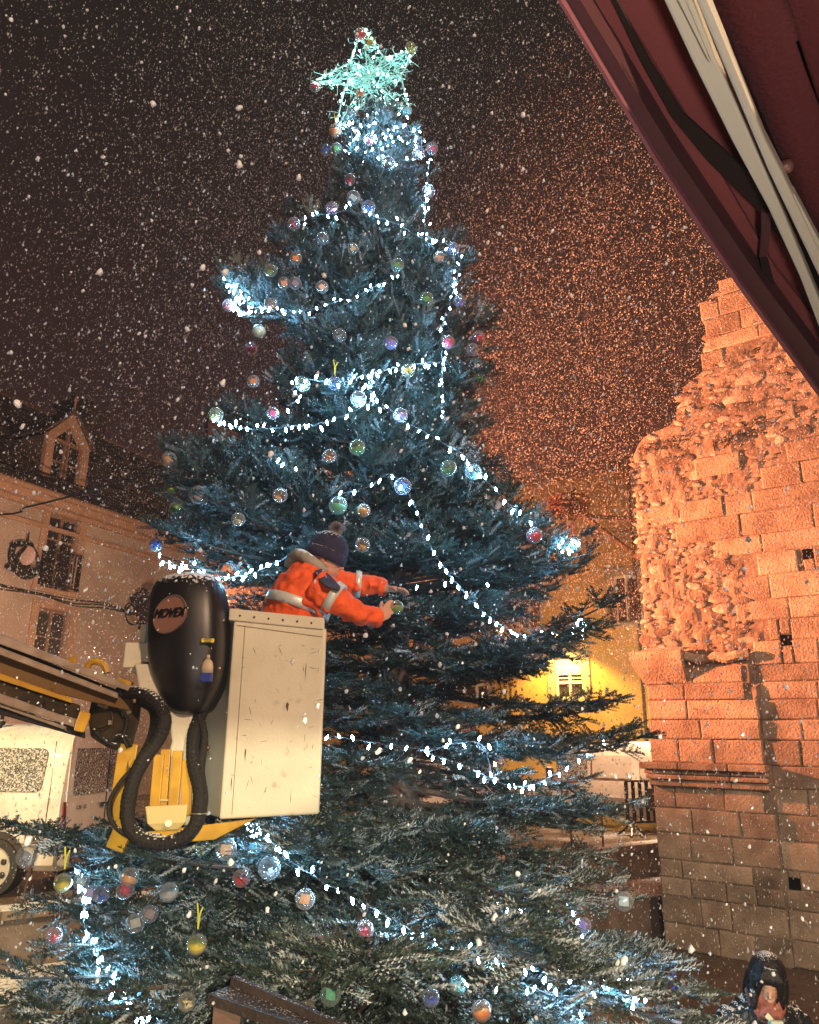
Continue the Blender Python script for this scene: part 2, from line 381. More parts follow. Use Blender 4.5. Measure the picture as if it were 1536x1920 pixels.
wm.build('wall', plaster, hl)
for i, h in enumerate(hs):
    window(F1, hl, *h, wood, curtain if i % 4 == 3 else glass, trim, rail=1.05 if abs(h[3]-h1[3]) < .1 else None, surround=0.22, bars=2)
cm = MB()
cm.fbox(F1, u_l, u_r, ve-.62, ve-.50, 0.002, 0.07); cm.fbox(F1, u_l, u_r, ve-.12, ve, 0.002, 0.12)
cm.fbox(F1, u_l-.1, u_r+.1, ve+.001, ve+.20, -.2, 0.34); cm.fbox(F1, u_l-.1, u_r+.1, ve+.201, ve+.34, -.2, 0.48)
cm.build('cornice', trim, hl)
gt = MB(); gt.tube([F1.pt(u_l-.2, ve+.40, .58), F1.pt(u_r+.2, ve+.40, .58)], 0.09, 10)
for k in range(30): gt.fbox(F1, u_l+k*1.4, u_l+k*1.4+.04, ve+.42, ve+.72, .52, .56)
gt.tube([F1.pt(u_l-.2, ve+.72, .54), F1.pt(u_r+.2, ve+.72, .54)], 0.025, 6)
gt.build('gutter', M['iron'], hl)
# roof with slates
vr = F1.hit(60, 765, -4.2)[1]
rf = MB(); rows = 26; dv = (vr-ve-.35)/rows; dw = 4.8/rows
sl = 0.5
for j in range(rows):
    v0 = ve+.36+j*dv; w0 = 0.55-j*dw; off = (j % 2)*.25
    n = int((u_r-u_l)/sl)
    for k in range(n):
        ua = u_l + k*sl + off; t_ = 0.02 + random.random()*0.02
        p = [F1.pt(ua+.01, v0+t_+.02, w0+t_), F1.pt(ua+sl-.01, v0+t_+.02, w0+t_), F1.pt(ua+sl-.01, v0+dv*1.25+.02, w0-dw*1.25), F1.pt(ua+.01, v0+dv*1.25+.02, w0-dw*1.25),
             F1.pt(ua+.01, v0+t_-.03, w0+t_), F1.pt(ua+sl-.01, v0+t_-.03, w0+t_)]
        rf.add(p, [(0,1,2,3),(4,5,1,0)])
rf.add([F1.pt(u_l,ve+.3,.5),F1.pt(u_r,ve+.3,.5),F1.pt(u_r,vr,-4.25),F1.pt(u_l,vr,-4.25)], [(0,1,2,3)])
rf.add([F1.pt(u_l,ve+.3,-9),F1.pt(u_r,ve+.3,-9),F1.pt(u_r,vr,-4.25),F1.pt(u_l,vr,-4.25)], [(3,2,1,0)])
rf.add([F1.pt(u_l,ve,0),F1.pt(u_l,vr,-4.25),F1.pt(u_l,ve,-9)], [(0,1,2)])
rf.build('roof', tiles, hl)
rd = MB(); rd.tube([F1.pt(u_l-.1, vr+.03, -4.25), F1.pt(u_r+.1, vr+.03, -4.25)], .11, 8)
rd.build('ridge', mat('ridge_tiles', (0.26,0.17,0.13), 0.7), hl)
# dormer: gabled front flush above the cornice
FD = Frame(F1.pt(0, 0, 0.12), 25.8)
dl0 = FD.hit(80, 885)[0]; dr0 = FD.hit(163, 885)[0]; dvb = ve+.38; dvs = FD.hit(160, 838)[1]; dvt = FD.hit(130, 772)[1]; dc = (dl0+dr0)/2
dm = MB(); q = .24
for pts in ([(dl0,dvb),(dl0+q,dvb),(dl0+q,dvs-.1),(dl0,dvs)], [(dr0-q,dvb),(dr0,dvb),(dr0,dvs),(dr0-q,dvs-.1)],
            [(dl0,dvs),(dl0+q,dvs-.1),(dc,dvt-.42),(dc,dvt)], [(dr0-q,dvs-.1),(dr0,dvs),(dc,dvt),(dc,dvt-.42)]):
    dm.prism([FD.pt(u,v,.0) for u,v in pts], -FD.n*.16)
dmo = empty('dormer', F1.pt(dc, dvb) - hl.location); dmo.parent = hl
dm.build('gable_frame', trim, dmo)
ck = MB()
for sgn, uu in ((1, dl0), (-1, dr0)):
    ck.add([FD.pt(uu+.01*sgn,dvb,-.03),FD.pt(uu+.01*sgn,dvs-.02,-.03),FD.pt(uu+.01*sgn,dvs-.02,-3.4),FD.pt(uu+.01*sgn,dvb,-3.4)], [(0,1,2,3)])
ck.build('cheek', tiles, dmo)
rfd = MB()
for uu in (dl0-.12, dr0+.12):
    rfd.hexa([FD.pt(uu,dvs-.02,.1),FD.pt(dc,dvt+.02,.1),FD.pt(dc,dvt+.02,-3.6),FD.pt(uu,dvs-.02,-3.6),
              FD.pt(uu,dvs+.07,.1),FD.pt(dc,dvt+.12,.1),FD.pt(dc,dvt+.12,-3.6),FD.pt(uu,dvs+.07,-3.6)])
rfd.build('dormer_roof', tiles, dmo)
dw_ = MB(); mu = .05
dw_.fbox(FD, dl0+q, dr0-q, dvs-.14, dvs-.04, -.14, -.06)
for uu in (dl0+q+.03, dc-.06, dc+.06, dr0-q-.03): dw_.fbox(FD, uu-.03, uu+.03, dvb, dvs-.141, -.13, -.07)
for k in (1, 2): dw_.fbox(FD, dl0+q, dr0-q, dvb+k*.5-.02, dvb+k*.5+.02, -.125, -.085)
dw_.prism([FD.pt(dc-.04,dvs-.04,-.14),FD.pt(dc+.04,dvs-.04,-.14),FD.pt(dc+.04,dvt-.5,-.14),FD.pt(dc-.04,dvt-.5,-.14)], FD.n*.08)
dwo = dw_.build('window', wood, dmo)
gd = MB(); gd.prism([FD.pt(dl0+.1,dvb,-.2),FD.pt(dr0-.1,dvb,-.2),FD.pt(dr0-.1,dvs,-.2),FD.pt(dc,dvt-.3,-.2),FD.pt(dl0+.1,dvs,-.2)], -FD.n*.02)
gd.build('pane', glass, dmo)
fn = MB(); fn.tube([FD.pt(dc,dvt+.1,0),FD.pt(dc,dvt+.35,0),FD.pt(dc,dvt+.45,0),FD.pt(dc,dvt+.6,0)], [.03,.035,.06,.015], 8, smooth=4); fn.build('finial', trim, dmo, smooth=True)
# wiring along the facade
wr = MB()
vw = F1.hit(100, 1122)[1]
for j in range(3):
    P = [F1.pt(u_l + k*1.1, vw + .05*j + .05*math.sin(k*1.9+j) - .06*(k % 2), .04+.015*j) for k in range(int((u_r-u_l)/1.1))]
    wr.tube(P, .018, 5, smooth=2)
wr.build('cable', M['rubber'], hl)
# chimneys
ch = MB(); uc = F1.hit(165, 740, -4.25)[0]
ch.fbox(F1, uc-.7, uc+.7, vr-.6, vr+.75, -4.9, -3.9); ch.fbox(F1, uc-.8, uc+.8, vr+.751, vr+.9, -5.0, -3.8)
for k in (-1, 0, 1): ch.tube([F1.pt(uc+k*.42, vr+.9, -4.4), F1.pt(uc+k*.42, vr+1.3, -4.4)], [.15,.12], 8)
ch.build('chimney', mat('sooty_brick', (0.07,0.05,0.045), 0.9, 0, bump=0.3), hl)

# hanging iron shop sign with bracket
sg = empty('iron_hanging_sign', F1.pt(*F1.hit(40, 1045), 0.1), 'black wrought iron bracket with hanging oval sign between upper windows of the plastered house', 'hanging sign')
us, vs_ = F1.hit(25, 1030)
br = MB(); w_ = .12
def FP(px, py, wv=w_):
    u, v = F1.hit(px, py, wv); return F1.pt(u, v, wv)
for P in ([(20,1070),(26,1045),(28,1025),(40,1022),(56,1020)], [(28,1060),(36,1040),(50,1024)], [(20,1025),(26,1018),(30,1026)], [(54,1018),(60,1022),(56,1030)], [(28,1045),(34,1052),(30,1060)]):
    br.tube([FP(*p) for p in P], .045, 6, smooth=5)
br.build('bracket', M['iron'], sg, smooth=True)
ov = MB(); cc = FP(46, 1050); ov.ring(cc, .40, .05, F1.n, e=1.25); ov.tube([cc+Vector((0,0,.5)), cc+Vector((0,0,.75))], .03, 6)
for k in range(26):
    aa = random.random()*6.28; rr_ = random.random()**.5*.5; ov.ell(cc + F1.d*math.cos(aa)*rr_*.9 + Vector((0,0,-.28+.26*math.sin(aa)*rr_)), (.11,.08,.08), 6, 4)
ov.build('oval_frame', M['iron'], sg)
MB().ell(cc+Vector((0,0,.12)), (.28,.05,.28), 16, 10).build('medallion', mat('faded_medallion', (0.5,0.36,0.33), 0.6), sg, smooth=True)

# old street lantern on a scrolled wall bracket, by the lift's hood
ln = empty('street_lantern', FP(268, 1140, 1.0), 'unlit black four-sided street lantern on scrolled bracket, left of the black hood', 'lantern')
c0 = FP(272, 1150, 1.0); s_ = 1.0
def LP(px, py): return FP(px, py, 1.0)
lm = MB()
for (ya, ra, yb, rb) in ((1103,.05,1122,.42),(1122,.42,1128,.40),(1128,.38,1152,.24),(1152,.28,1158,.22),(1158,.16,1166,.10)):
    pa = LP(270, ya); pb = LP(270, yb)
    lm.loft([[pa + Vector((math.cos(k*math.pi/2+.5)*ra, math.sin(k*math.pi/2+.5)*ra, 0)) for k in range(4)],
             [pb + Vector((math.cos(k*math.pi/2+.5)*rb, math.sin(k*math.pi/2+.5)*rb, 0)) for k in range(4)]])
lm.build('lantern_body', M['iron'], ln)
sc_ = MB()
sc_.ring(LP(250, 1152), .30, .03, F1.n, n=22); sc_.ring(LP(243, 1142), .17, .025, F1.n, n=18)
sc_.tube([LP(268,1166), LP(268,1178), LP(268,1182), LP(268,1188), LP(268,1196)], [.07,.16,.05,.09,.02], 8, smooth=4)
sc_.tube([LP(268,1166), F1.pt(F1.hit(262,1170)[0], F1.hit(262,1170)[1], 0.0)], .05, 6)
sc_.build('bracket', M['iron'], ln, smooth=True)

# ------------------------------------------------------------------ tall stone stack seen through the tree
F2 = Frame(W(430, 900, 38), 80)
tw = empty('distant_tower_house', F2.pt(0, ZS), 'tall narrow red-lit building glimpsed through the left side of the tree', 'building')
ul, ur = F2.hit(385, 860)[0], F2.hit(470, 860)[0]; vt = F2.hit(428, 790)[1]
t_ = MB(); wall_holes(t_, F2, ul, ur+8, ZS, vt, [(ul+.7, ul+1.5, vt-4, vt-2.4)]); t_.add([F2.pt(ul,ZS),F2.pt(ul,vt),F2.pt(ul,vt,-6),F2.pt(ul,ZS,-6)], [(0,1,2,3)])
t_.build('wall', mat('reddish_render', (0.45,0.24,0.17), 0.9, 0, col2=(0.34,0.17,0.12), scale=1.5, bump=0.2), tw)
t_ = MB(); t_.fbox(F2, ul-.3, ur+8.3, vt+.001, vt+.3, -6.3, .35); t_.build('roof', tiles, tw)

# ------------------------------------------------------------------ yellow house
ochre = mat('ochre_render', (0.60,0.38,0.12), 0.9, 0, col2=(0.48,0.29,0.09), scale=1.1, bump=0.12, bscale=12)
stone_tr = mat('grey_stone_trim', (0.42,0.36,0.30), 0.8, 0, col2=(0.33,0.28,0.23), scale=7, bump=0.15)
white_w = mat('white_window_paint', (0.75,0.72,0.64), 0.5)
F3 = Frame(W(1067, 1290, 27.0), 122.3)
hy = empty('ochre_house', F3.pt(0, ZS), 'ochre yellow rendered house with white windows lit by a wall lamp, between tree and tower', 'house')
w1 = hole(F3, 1041, 1093, 1232, 1310); w2 = hole(F3, 1152, 1196, 1078, 1168)
fl = w2[2]-w1[2]; vt = F3.hit(1150, 885)[1]
Hs = []
for k in (-4,-3,-2,-1,0,1,2):
    for base in (w1, w2):
        Hs.append((base[0]+k*3.6, base[1]+k*3.6, base[2], base[3]))
w3 = (w2[0]-3.6*1, w2[1]-3.6, w2[2]+fl, w2[3]+fl)
ua, ub = F3.hit(560, 1200)[0], 13.0
Hs = [h for h in Hs if h[0] > ua+.4 and h[1] < ub-.3]
wm = MB(); wall_holes(wm, F3, ua, ub, ZS-.5, vt, Hs)
wm.add([F3.pt(ua,ZS),F3.pt(ua,vt),F3.pt(ua,vt,-8),F3.pt(ua,ZS,-8)], [(0,1,2,3)]); wm.build('wall', ochre, hy)
for i, h in enumerate(Hs):
    low = abs(h[2]-w1[2]) < .1
    window(F3, hy, *h, white_w, glass, stone_tr, shutter=None if not low else .55, transom=.85 if low else 0, rail=1.0 if not low else None, surround=.26, bars=1)
cm = MB(); vs1 = F3.hit(1150, 1016)[1]
cm.fbox(F3, ua, ub, vs1-.06, vs1+.06, .002, .05); cm.fbox(F3, ua, ub, vs1+.16, vs1+.28, .002, .07)
cm.build('string_course', stone_tr, hy)
cm = MB(); cm.fbox(F3, ua-.3, ub+.3, vt+.001, vt+.22, -8.2, .5); cm.fbox(F3, ua-.4, ub+.4, vt+.221, vt+.34, -8.3, .62); cm.build('roof', tiles, hy)
dp = MB(); ud = F3.hit(1186, 980)[0]; dp.tube([F3.pt(ud, ZS, .08), F3.pt(ud, vt, .08)], .05, 8); dp.build('drainpipe', M['dark_steel'], hy)
# its lit wall lamp, mostly hidden by a branch
lp = F3.pt(*F3.hit(1062, 1196), .75)
wl_ = empty('wall_lamp', lp, 'lit yellow wall lamp shining on the ochre house above its lower window', 'wall lamp')
lb = MB(); lb.tube([F3.pt(*F3.hit(1062, 1190), .0), lp+Vector((0,0,.25)), lp+Vector((0,0,.12))], .03, 6, smooth=4); lb.loft([[lp+Vector((math.cos(a_)*r_, math.sin(a_)*r_, z_)) for a_ in [k*math.pi/4 for k in range(8)]] for r_, z_ in ((.05,.14),(.22,.0))], cap=False)
lb.build('bracket', M['iron'], wl_)
MB().ell(lp+Vector((0,0,-.02)), (.11,.11,.13), 12, 8).build('glowing_bulb', emis('sodium_bulb', (1.0,0.62,0.12), 18), wl_, smooth=True)
lamp('wall_lamp_light', 'SPOT', lp+Vector((0,0,-.18))+F3.n*.15, 1300, (1.0, 0.62, 0.13), lp+Vector((0,0,-6))+F3.n*(-.6), 0.1, 125, 0.4)
lamp('wall_lamp_uplight', 'POINT', lp+Vector((0,0,-.10))+F3.n*.3, 60, (1.0, 0.60, 0.08), None, 0.1)

# ------------------------------------------------------------------ ruined stone tower
FT = Frame(G(1250, 1775, 0), 126.6)
tower = empty('ruined_stone_tower', FT.pt(0, 0), 'massive ruined ashlar and rubble stone tower with broken edge, under orange floodlight', 'tower')
SIL = [(1250,1775),(1225,1440),(1187,850),(1205,815),(1262,793),(1276,722),(1312,700),(1322,640),(1314,562),(1345,545),(1368,512),(1440,440),(1536,380)]
sil = [FT.hit(*p) for p in SIL]; sil[0] = (0.0, -0.3)
sil[1] = (0.0, sil[1][1]); sil[2] = (0.0, sil[2][1]); sil.sort(key=lambda t: t[1])
VTOP = sil[-1][1]; UR = 9.5
def uL(v):
    if v <= sil[0][1]: return sil[0][0]
    for (u0, v0), (u1, v1) in zip(sil, sil[1:]):
        if v0 <= v <= v1: return u0 + (u1-u0)*(v-v0)/max(1e-6, v1-v0)
    return sil[-1][0]
def zone(px): return [FT.hit(*p) for p in px]
def inside(pt, poly):
    x, y = pt; c = False; n = len(poly)
    for i in range(n):
        x1, y1 = poly[i]; x2, y2 = poly[(i+1) % n]
        if (y1 > y) != (y2 > y) and x < (x2-x1)*(y-y1)/(y2-y1)+x1: c = not c
    return c
RZ1 = zone([(1268,800),(1300,730),(1330,690),(1390,655),(1440,640),(1500,680),(1560,720),(1560,790),(1470,830),(1450,880),(1380,930),(1300,960),(1230,1010),(1180,1010),(1180,850)])
RZ2 = zone([(1180,960),(1270,985),(1320,1000),(1390,1070),(1415,1150),(1428,1240),(1180,1238)])
PIER_U = FT.hit(1432, 1400)[0]; PIER_V = FT.hit(1300, 1240)[1]; PIER_V2 = FT.hit(1300,1452)[1]
PU2 = FT.hit(1448, 1452)[0]
holes_px = [(1515,1038,11),(1474,1200,9),(1490,1658,12)]
holes_uv = [(*FT.hit(x, y), .075) for x, y, r in holes_px]
def surfw(u, v):
    return 0.075 if (v < PIER_V and u < (PIER_U if v > PIER_V2 else PU2)) else 0.0
ash = mat('ashlar_sandstone', (0.42,0.33,0.25), 0.85, 0, col2=(0.21,0.155,0.115), scale=3.2, bump=1.0, bscale=34, island=0.30, contrast=(0.36,0.72))
mort = mat('lime_mortar_core', (0.32,0.25,0.20), 0.95, 0, col2=(0.12,0.09,0.07), scale=3.0, bump=0.8, bscale=18, contrast=(0.3,0.7))
rub = mat('rubble_stones', (0.36,0.29,0.24), 0.85, 0, col2=(0.14,0.11,0.10), scale=9, bump=0.8, bscale=40, island=0.75)
rs = random.Random(3)
def mnoise(u, v):
    return (math.sin(u*3.1+v*1.7)+math.sin(u*7.3-v*5.1+1)+math.sin(u*1.3+v*9.7+2)+math.sin(u*13.1+v*3.3))*0.25
# core
cw = MB(); nu_, nv_ = 90, 110; V = []; 
for j in range(nv_+1):
    v = -0.2 + (VTOP+0.2)*j/nv_; ul_ = uL(v) + .05*mnoise(1, v*3) + .04
    for i in range(nu_+1):
        s = i/nu_; u = ul_ + (UR-ul_)*(s**1.5)
        rz = inside((u, v), RZ1) or inside((u, v), RZ2)
        wv = surfw(u, v) - .030 + (.035*mnoise(u*2, v*2)+.01 if rz else .006*mnoise(u, v))
        V.append(FT.pt(u, v, wv))
n1 = nu_+1
Fc = [(j*n1+i, j*n1+i+1, (j+1)*n1+i+1, (j+1)*n1+i) for j in range(nv_) for i in range(nu_)]
b0 = len(V)
for j in range(nv_+1):
    p = Vector(V[j*n1]); V.append(p - FT.n*(2.0) )
Fc += [(j*n1, (j+1)*n1, b0+j+1, b0+j) for j in range(nv_)]
cw.add(V, Fc); cw.build('mortar_core', mort, tower, smooth=False)
# ashlar courses
bk = MB(); v = 0.0; row = 0
def block(u0, u1, v0, v1, w_, dep=.12):
    g_ = .006; u0 += g_; u1 -= g_; v0 += g_; v1 -= g_; ch_ = min(.018, (u1-u0)*.2)
    j = lambda a_: rs.uniform(-a_, a_)
    wf = w_ + j(.012)
    o4 = [(u0+j(.008),v0+j(.006)),(u1+j(.008),v0+j(.006)),(u1+j(.008),v1+j(.006)),(u0+j(.008),v1+j(.006))]
    i4 = [(o4[0][0]+ch_,o4[0][1]+ch_),(o4[1][0]-ch_,o4[1][1]+ch_),(o4[2][0]-ch_,o4[2][1]-ch_),(o4[3][0]+ch_,o4[3][1]-ch_)]
    P = [FT.pt(u,v,wf-dep) for u,v in o4] + [FT.pt(u,v,wf-ch_*.7) for u,v in o4] + [FT.pt(u,v,wf+j(.006)) for u,v in i4]
    bk.add(P, [(0,1,5,4),(1,2,6,5),(2,3,7,6),(3,0,4,7),(4,5,9,8),(5,6,10,9),(6,7,11,10),(7,4,8,11),(8,9,10,11)])
while v < VTOP:
    h = rs.choice((.30,.33,.36,.28,.34,.24)); ul_ = uL(v+h/2) + (rs.uniform(-.04,.08) if v > 6.2 else rs.uniform(-.012,.012)); u = ul_ - rs.uniform(0,.0)
    first = True
    while u < UR:
        wd = rs.uniform(.35,1.05) if not first else rs.uniform(.3,.8)
        u1 = u + wd; c_ = (u+wd/2, v+h/2)
        if v+h/2 < PIER_V and u < (PIER_U if v > PIER_V2 else PU2) < u1: u1 = (PIER_U if v > PIER_V2 else PU2)
        skip = inside(c_, RZ2) or (inside(c_, RZ1) and rs.random() < .86)
        for (hu, hv, hr) in holes_uv:
            if hv-hr < v+h and hv+hr > v and u < hu+hr and u1 > hu-hr:   # leave the put-log hole open
                if u < hu-hr-.08: block(u, hu-hr, v, v+h, surfw(u,v))
                if u1 > hu+hr+.08: block(hu+hr, u1, v, v+h, surfw(u,v))
                if hv+hr < v+h-.06: block(max(u,hu-hr), min(u1,hu+hr), hv+hr, v+h, surfw(u,v))
                if v < hv-hr-.06: block(max(u,hu-hr), min(u1,hu+hr), v, hv-hr, surfw(u,v))
                skip = True
        if not skip and u1-u > .05:
            if u > 2.6 and rs.random() < .12 and h > .28:
                hh = h*rs.uniform(.4,.6); block(u, u1, v, v+hh, surfw(c_[0],c_[1])); block(u, u1, v+hh, v+h, surfw(c_[0],c_[1]))
            else: block(u, u1, v, v+h, surfw(c_[0],c_[1]), .12 if not first else .30)
        u = u1; first = False
    v += h; row += 1
ao = bk.build('ashlar_blocks', ash, tower)
# quoins going round the left corner
bq = MB(); v = 0
while v < sil[2][1]-.3:
    h = .32; wd = rs.uniform(.4,.8)
    bq.hexa([FT.pt(-.012,v+.008,-.1),FT.pt(.05,v+.008,-.1),FT.pt(.05,v+.008,-.1-wd),FT.pt(-.012,v+.008,-.1-wd),FT.pt(-.012,v+h-.008,-.1),FT.pt(.05,v+h-.008,-.1),FT.pt(.05,v+h-.008,-.1-wd),FT.pt(-.012,v+h-.008,-.1-wd)]); v += h
bq.build('corner_blocks', ash, tower)
# rubble
rb = MB()
def stone(u, v, w_, ru, rv, rw, ang):
    n_, m_ = 8, 4; V = []; ph = [rs.uniform(.70,1.25) for _ in range(n_)]
    ca, sa = math.cos(ang), math.sin(ang)
    for j in range(m_+1):
        t = math.pi/2*j/m_
        for k in range(n_):
            a_ = 2*math.pi*k/n_; x = math.cos(a_)*ru*ph[k]*math.cos(t)**.7; y = math.sin(a_)*rv*ph[(k+3) % n_]*math.cos(t)**.7
            V.append(FT.pt(u + x*ca-y*sa, v + x*sa+y*ca, w_ - rw*.4 + rw*1.3*math.sin(t)**.8))
    rb.add(V, [(j*n_+k, j*n_+(k+1) % n_, (j+1)*n_+(k+1) % n_, (j+1)*n_+k) for j in range(m_) for k in range(n_)])
placed = []
for zi, (Z, N) in enumerate(((RZ1, 1000), (RZ2, 900))):
    us_ = [p[0] for p in Z]; vs2 = [p[1] for p in Z]
    for _ in range(N):
        u = rs.uniform(max(min(us_),0.02), max(us_)); v = rs.uniform(min(vs2), max(vs2))
        if not inside((u,v), Z) or u < uL(v)-.02: continue
        r_ = rs.choice((.04,.05,.06,.08,.10,.14,.20)) * (1.0 if zi == 0 else .85)
        if any(((u-a_)/1.5)**2+(v-b_)**2 < (r_*.62+c_*.62)**2 for a_, b_, c_ in placed): continue
        placed.append((u, v, r_)); flat = rs.uniform(.35,.85)
        stone(u, v, surfw(u,v)-.02, r_*rs.uniform(1.0,1.6), r_*flat, rs.uniform(.006,.024), rs.uniform(-.35,.25))
# broken crest along the diagonal edge
vv = sil[2][1]-.2
while vv < VTOP:
    u = uL(vv); r_ = rs.uniform(.06,.15); stone(u+rs.uniform(.10,.22), vv, -.06, r_*1.3, r_*.6, .06, rs.uniform(-.5,.5)); vv += rs.uniform(.06,.14)
for vv in np.arange(PIER_V, sil[2][1], .10):
    r_ = rs.uniform(.05,.11); stone(uL(vv)+rs.uniform(.05,.14), vv, -.04, r_*1.3, r_*.6, .03, rs.uniform(-.3,.3))
rb.build('rubble_masonry', rub, tower, smooth=True)
# mouldings
cn = MB(); vc = FT.hit(1300, 1440)[1]
u = -.12
while u < PU2:
    u1 = min(PU2, u+rs.uniform(.5,.9))
    for (v0, v1, wv, lo) in ((vc-.26,vc-.17,.10,.03),(vc-.165,vc-.10,.15,.06),(vc-.095,vc-.03,.11,.09),(vc-.025,vc+.07,.22,.12)):
        cn.fbox(FT, (u if u > -.1 else -lo)+.003, u1-.003, v0, v1, -.12, .075+wv)
    u = u1
o = cn.build('string_moulding', ash, tower); bevel(o, .018, 2)
im = MB(); vi = FT.hit(1220, 1232)[1]
prof = [(.0,-.40),(.06,-.30),(.14,-.16),(.18,-.05),(.18,.06),(.0,.10)]
for uu0, uu1 in ((-.13, .62),):
    rings = [[FT.pt(uu0 - (.0), vi+b_, .075+a_) for a_, b_ in prof], [FT.pt(uu1, vi+b_, .075+a_) for a_, b_ in prof]]
    im.loft([[FT.pt(uu0+.10-a_*.8, vi+b_, .075+a_) for a_, b_ in prof], rings[1]])
# weathered ledge continuing to the right
uu = .64; P = []
while uu < FT.hit(1425,1240)[0]:
    P.append(FT.pt(uu, vi-.06+.05*mnoise(uu*2,3), .07+.03*mnoise(uu*3,1))); uu += .15
im.tube(P, [.07+.02*mnoise(k,2) for k in range(len(P))], 8)
im.build('impost_moulding', ash, tower)
dh_ = mat('hole_shade_black', (0.006,0.005,0.004), 1.0, spec=0.0)  # flat black plates painted as the dark inside the put-log holes
for (hu, hv, hr) in holes_uv:
    MB().fbox(FT, hu-hr, hu+hr, hv-hr, hv+hr, -.024, -.022).build('putlog_hole', dh_, tower)
sn = MB()
sn.hexa([FT.pt(0,vi+.10,-.02),FT.pt(.6,vi+.10,-.02),FT.pt(.6,vi+.10,-.1),FT.pt(0,vi+.10,-.1),FT.pt(0.02,vi+.13,.03),FT.pt(.58,vi+.13,.03),FT.pt(.58,vi+.13,-.1),FT.pt(0,vi+.13,-.1)])
sn.build('snow_cap', mat('settled_snow', (0.75,0.76,0.78), 0.8, 0, bump=0.3, bscale=60), tower)
# dark weed tufts
wdm = mat('dry_weeds', (0.08,0.06,0.03), 0.9)
for (px, py, r_) in ((1405,805,.16),(1368,828,.12),(1352,832,.11),(1262,832,.1),(1218,845,.12)):
    u, v = FT.hit(px, py); wd_ = MB()
    for k in range(60):
        a_ = rs.uniform(0,6.28); q_ = rs.random()**.5*r_; p = FT.pt(u+math.cos(a_)*q_*1.2, v+math.sin(a_)*q_*.7, .03+rs.random()*.06)
        dd = Vector((rs.uniform(-1,1),rs.uniform(-1,1),rs.uniform(-.6,1)))*.06
        wd_.add([p, p+dd, p+dd*.5+Vector((rs.uniform(-1,1),rs.uniform(-1,1),rs.uniform(-1,1)))*.035], [(0,1,2)])
    wd_.build('weed_tuft', wdm, tower)

# wire basket ornament on two arms fixed to the tower
FB = Frame(FT.pt(0, 0, -.3), 108)
def BP(px, py, w_=0): u, v = FB.hit(px, py, w_); return FB.pt(u, v, w_)
bo = empty('wire_basket_ornament', BP(1068, 960), 'wet round wire basket ornament on two iron arms fixed to the tower', 'ornament')
bm = MB(); c_ = BP(1067, 948); R_ = (BP(1105,948)-BP(1030,948)).length/2; hh = (BP(1067,922)-BP(1067,958)).length
for z_, f_ in ((0,.75),(.12,.9),(.25,1.0),(.4,1.0)):
    bm.ring(c_+Vector((0,0,-hh*.5+hh*z_*2)), R_*f_, .022, n=26)
for k in range(150):
    a_ = rs.uniform(0,6.28); z_ = rs.uniform(-.45,.35)*hh; f_ = rs.uniform(.8,1.03); b_ = a_+rs.uniform(-.5,.5)
    bm.tube([c_+Vector((math.cos(a_)*R_*f_, math.sin(a_)*R_*f_, z_)), c_+Vector((math.cos(b_)*R_*f_, math.sin(b_)*R_*f_, z_+rs.uniform(-.15,.15)*hh*2))], rs.uniform(.006,.016), 5)
bm.build('wire_cage', mat('wet_red_wire', (0.05,0.018,0.014), 0.2, 0.5), bo)
am = MB(); am.tube([BP(1065,964), BP(1195,974)], .035, 8); am.tube([BP(1092,964), BP(1197,1044)], .04, 8)
am.tube([BP(1067,958), BP(1067,990)], .03, 6)
am.build('support_arm', M['dark_steel'], bo)
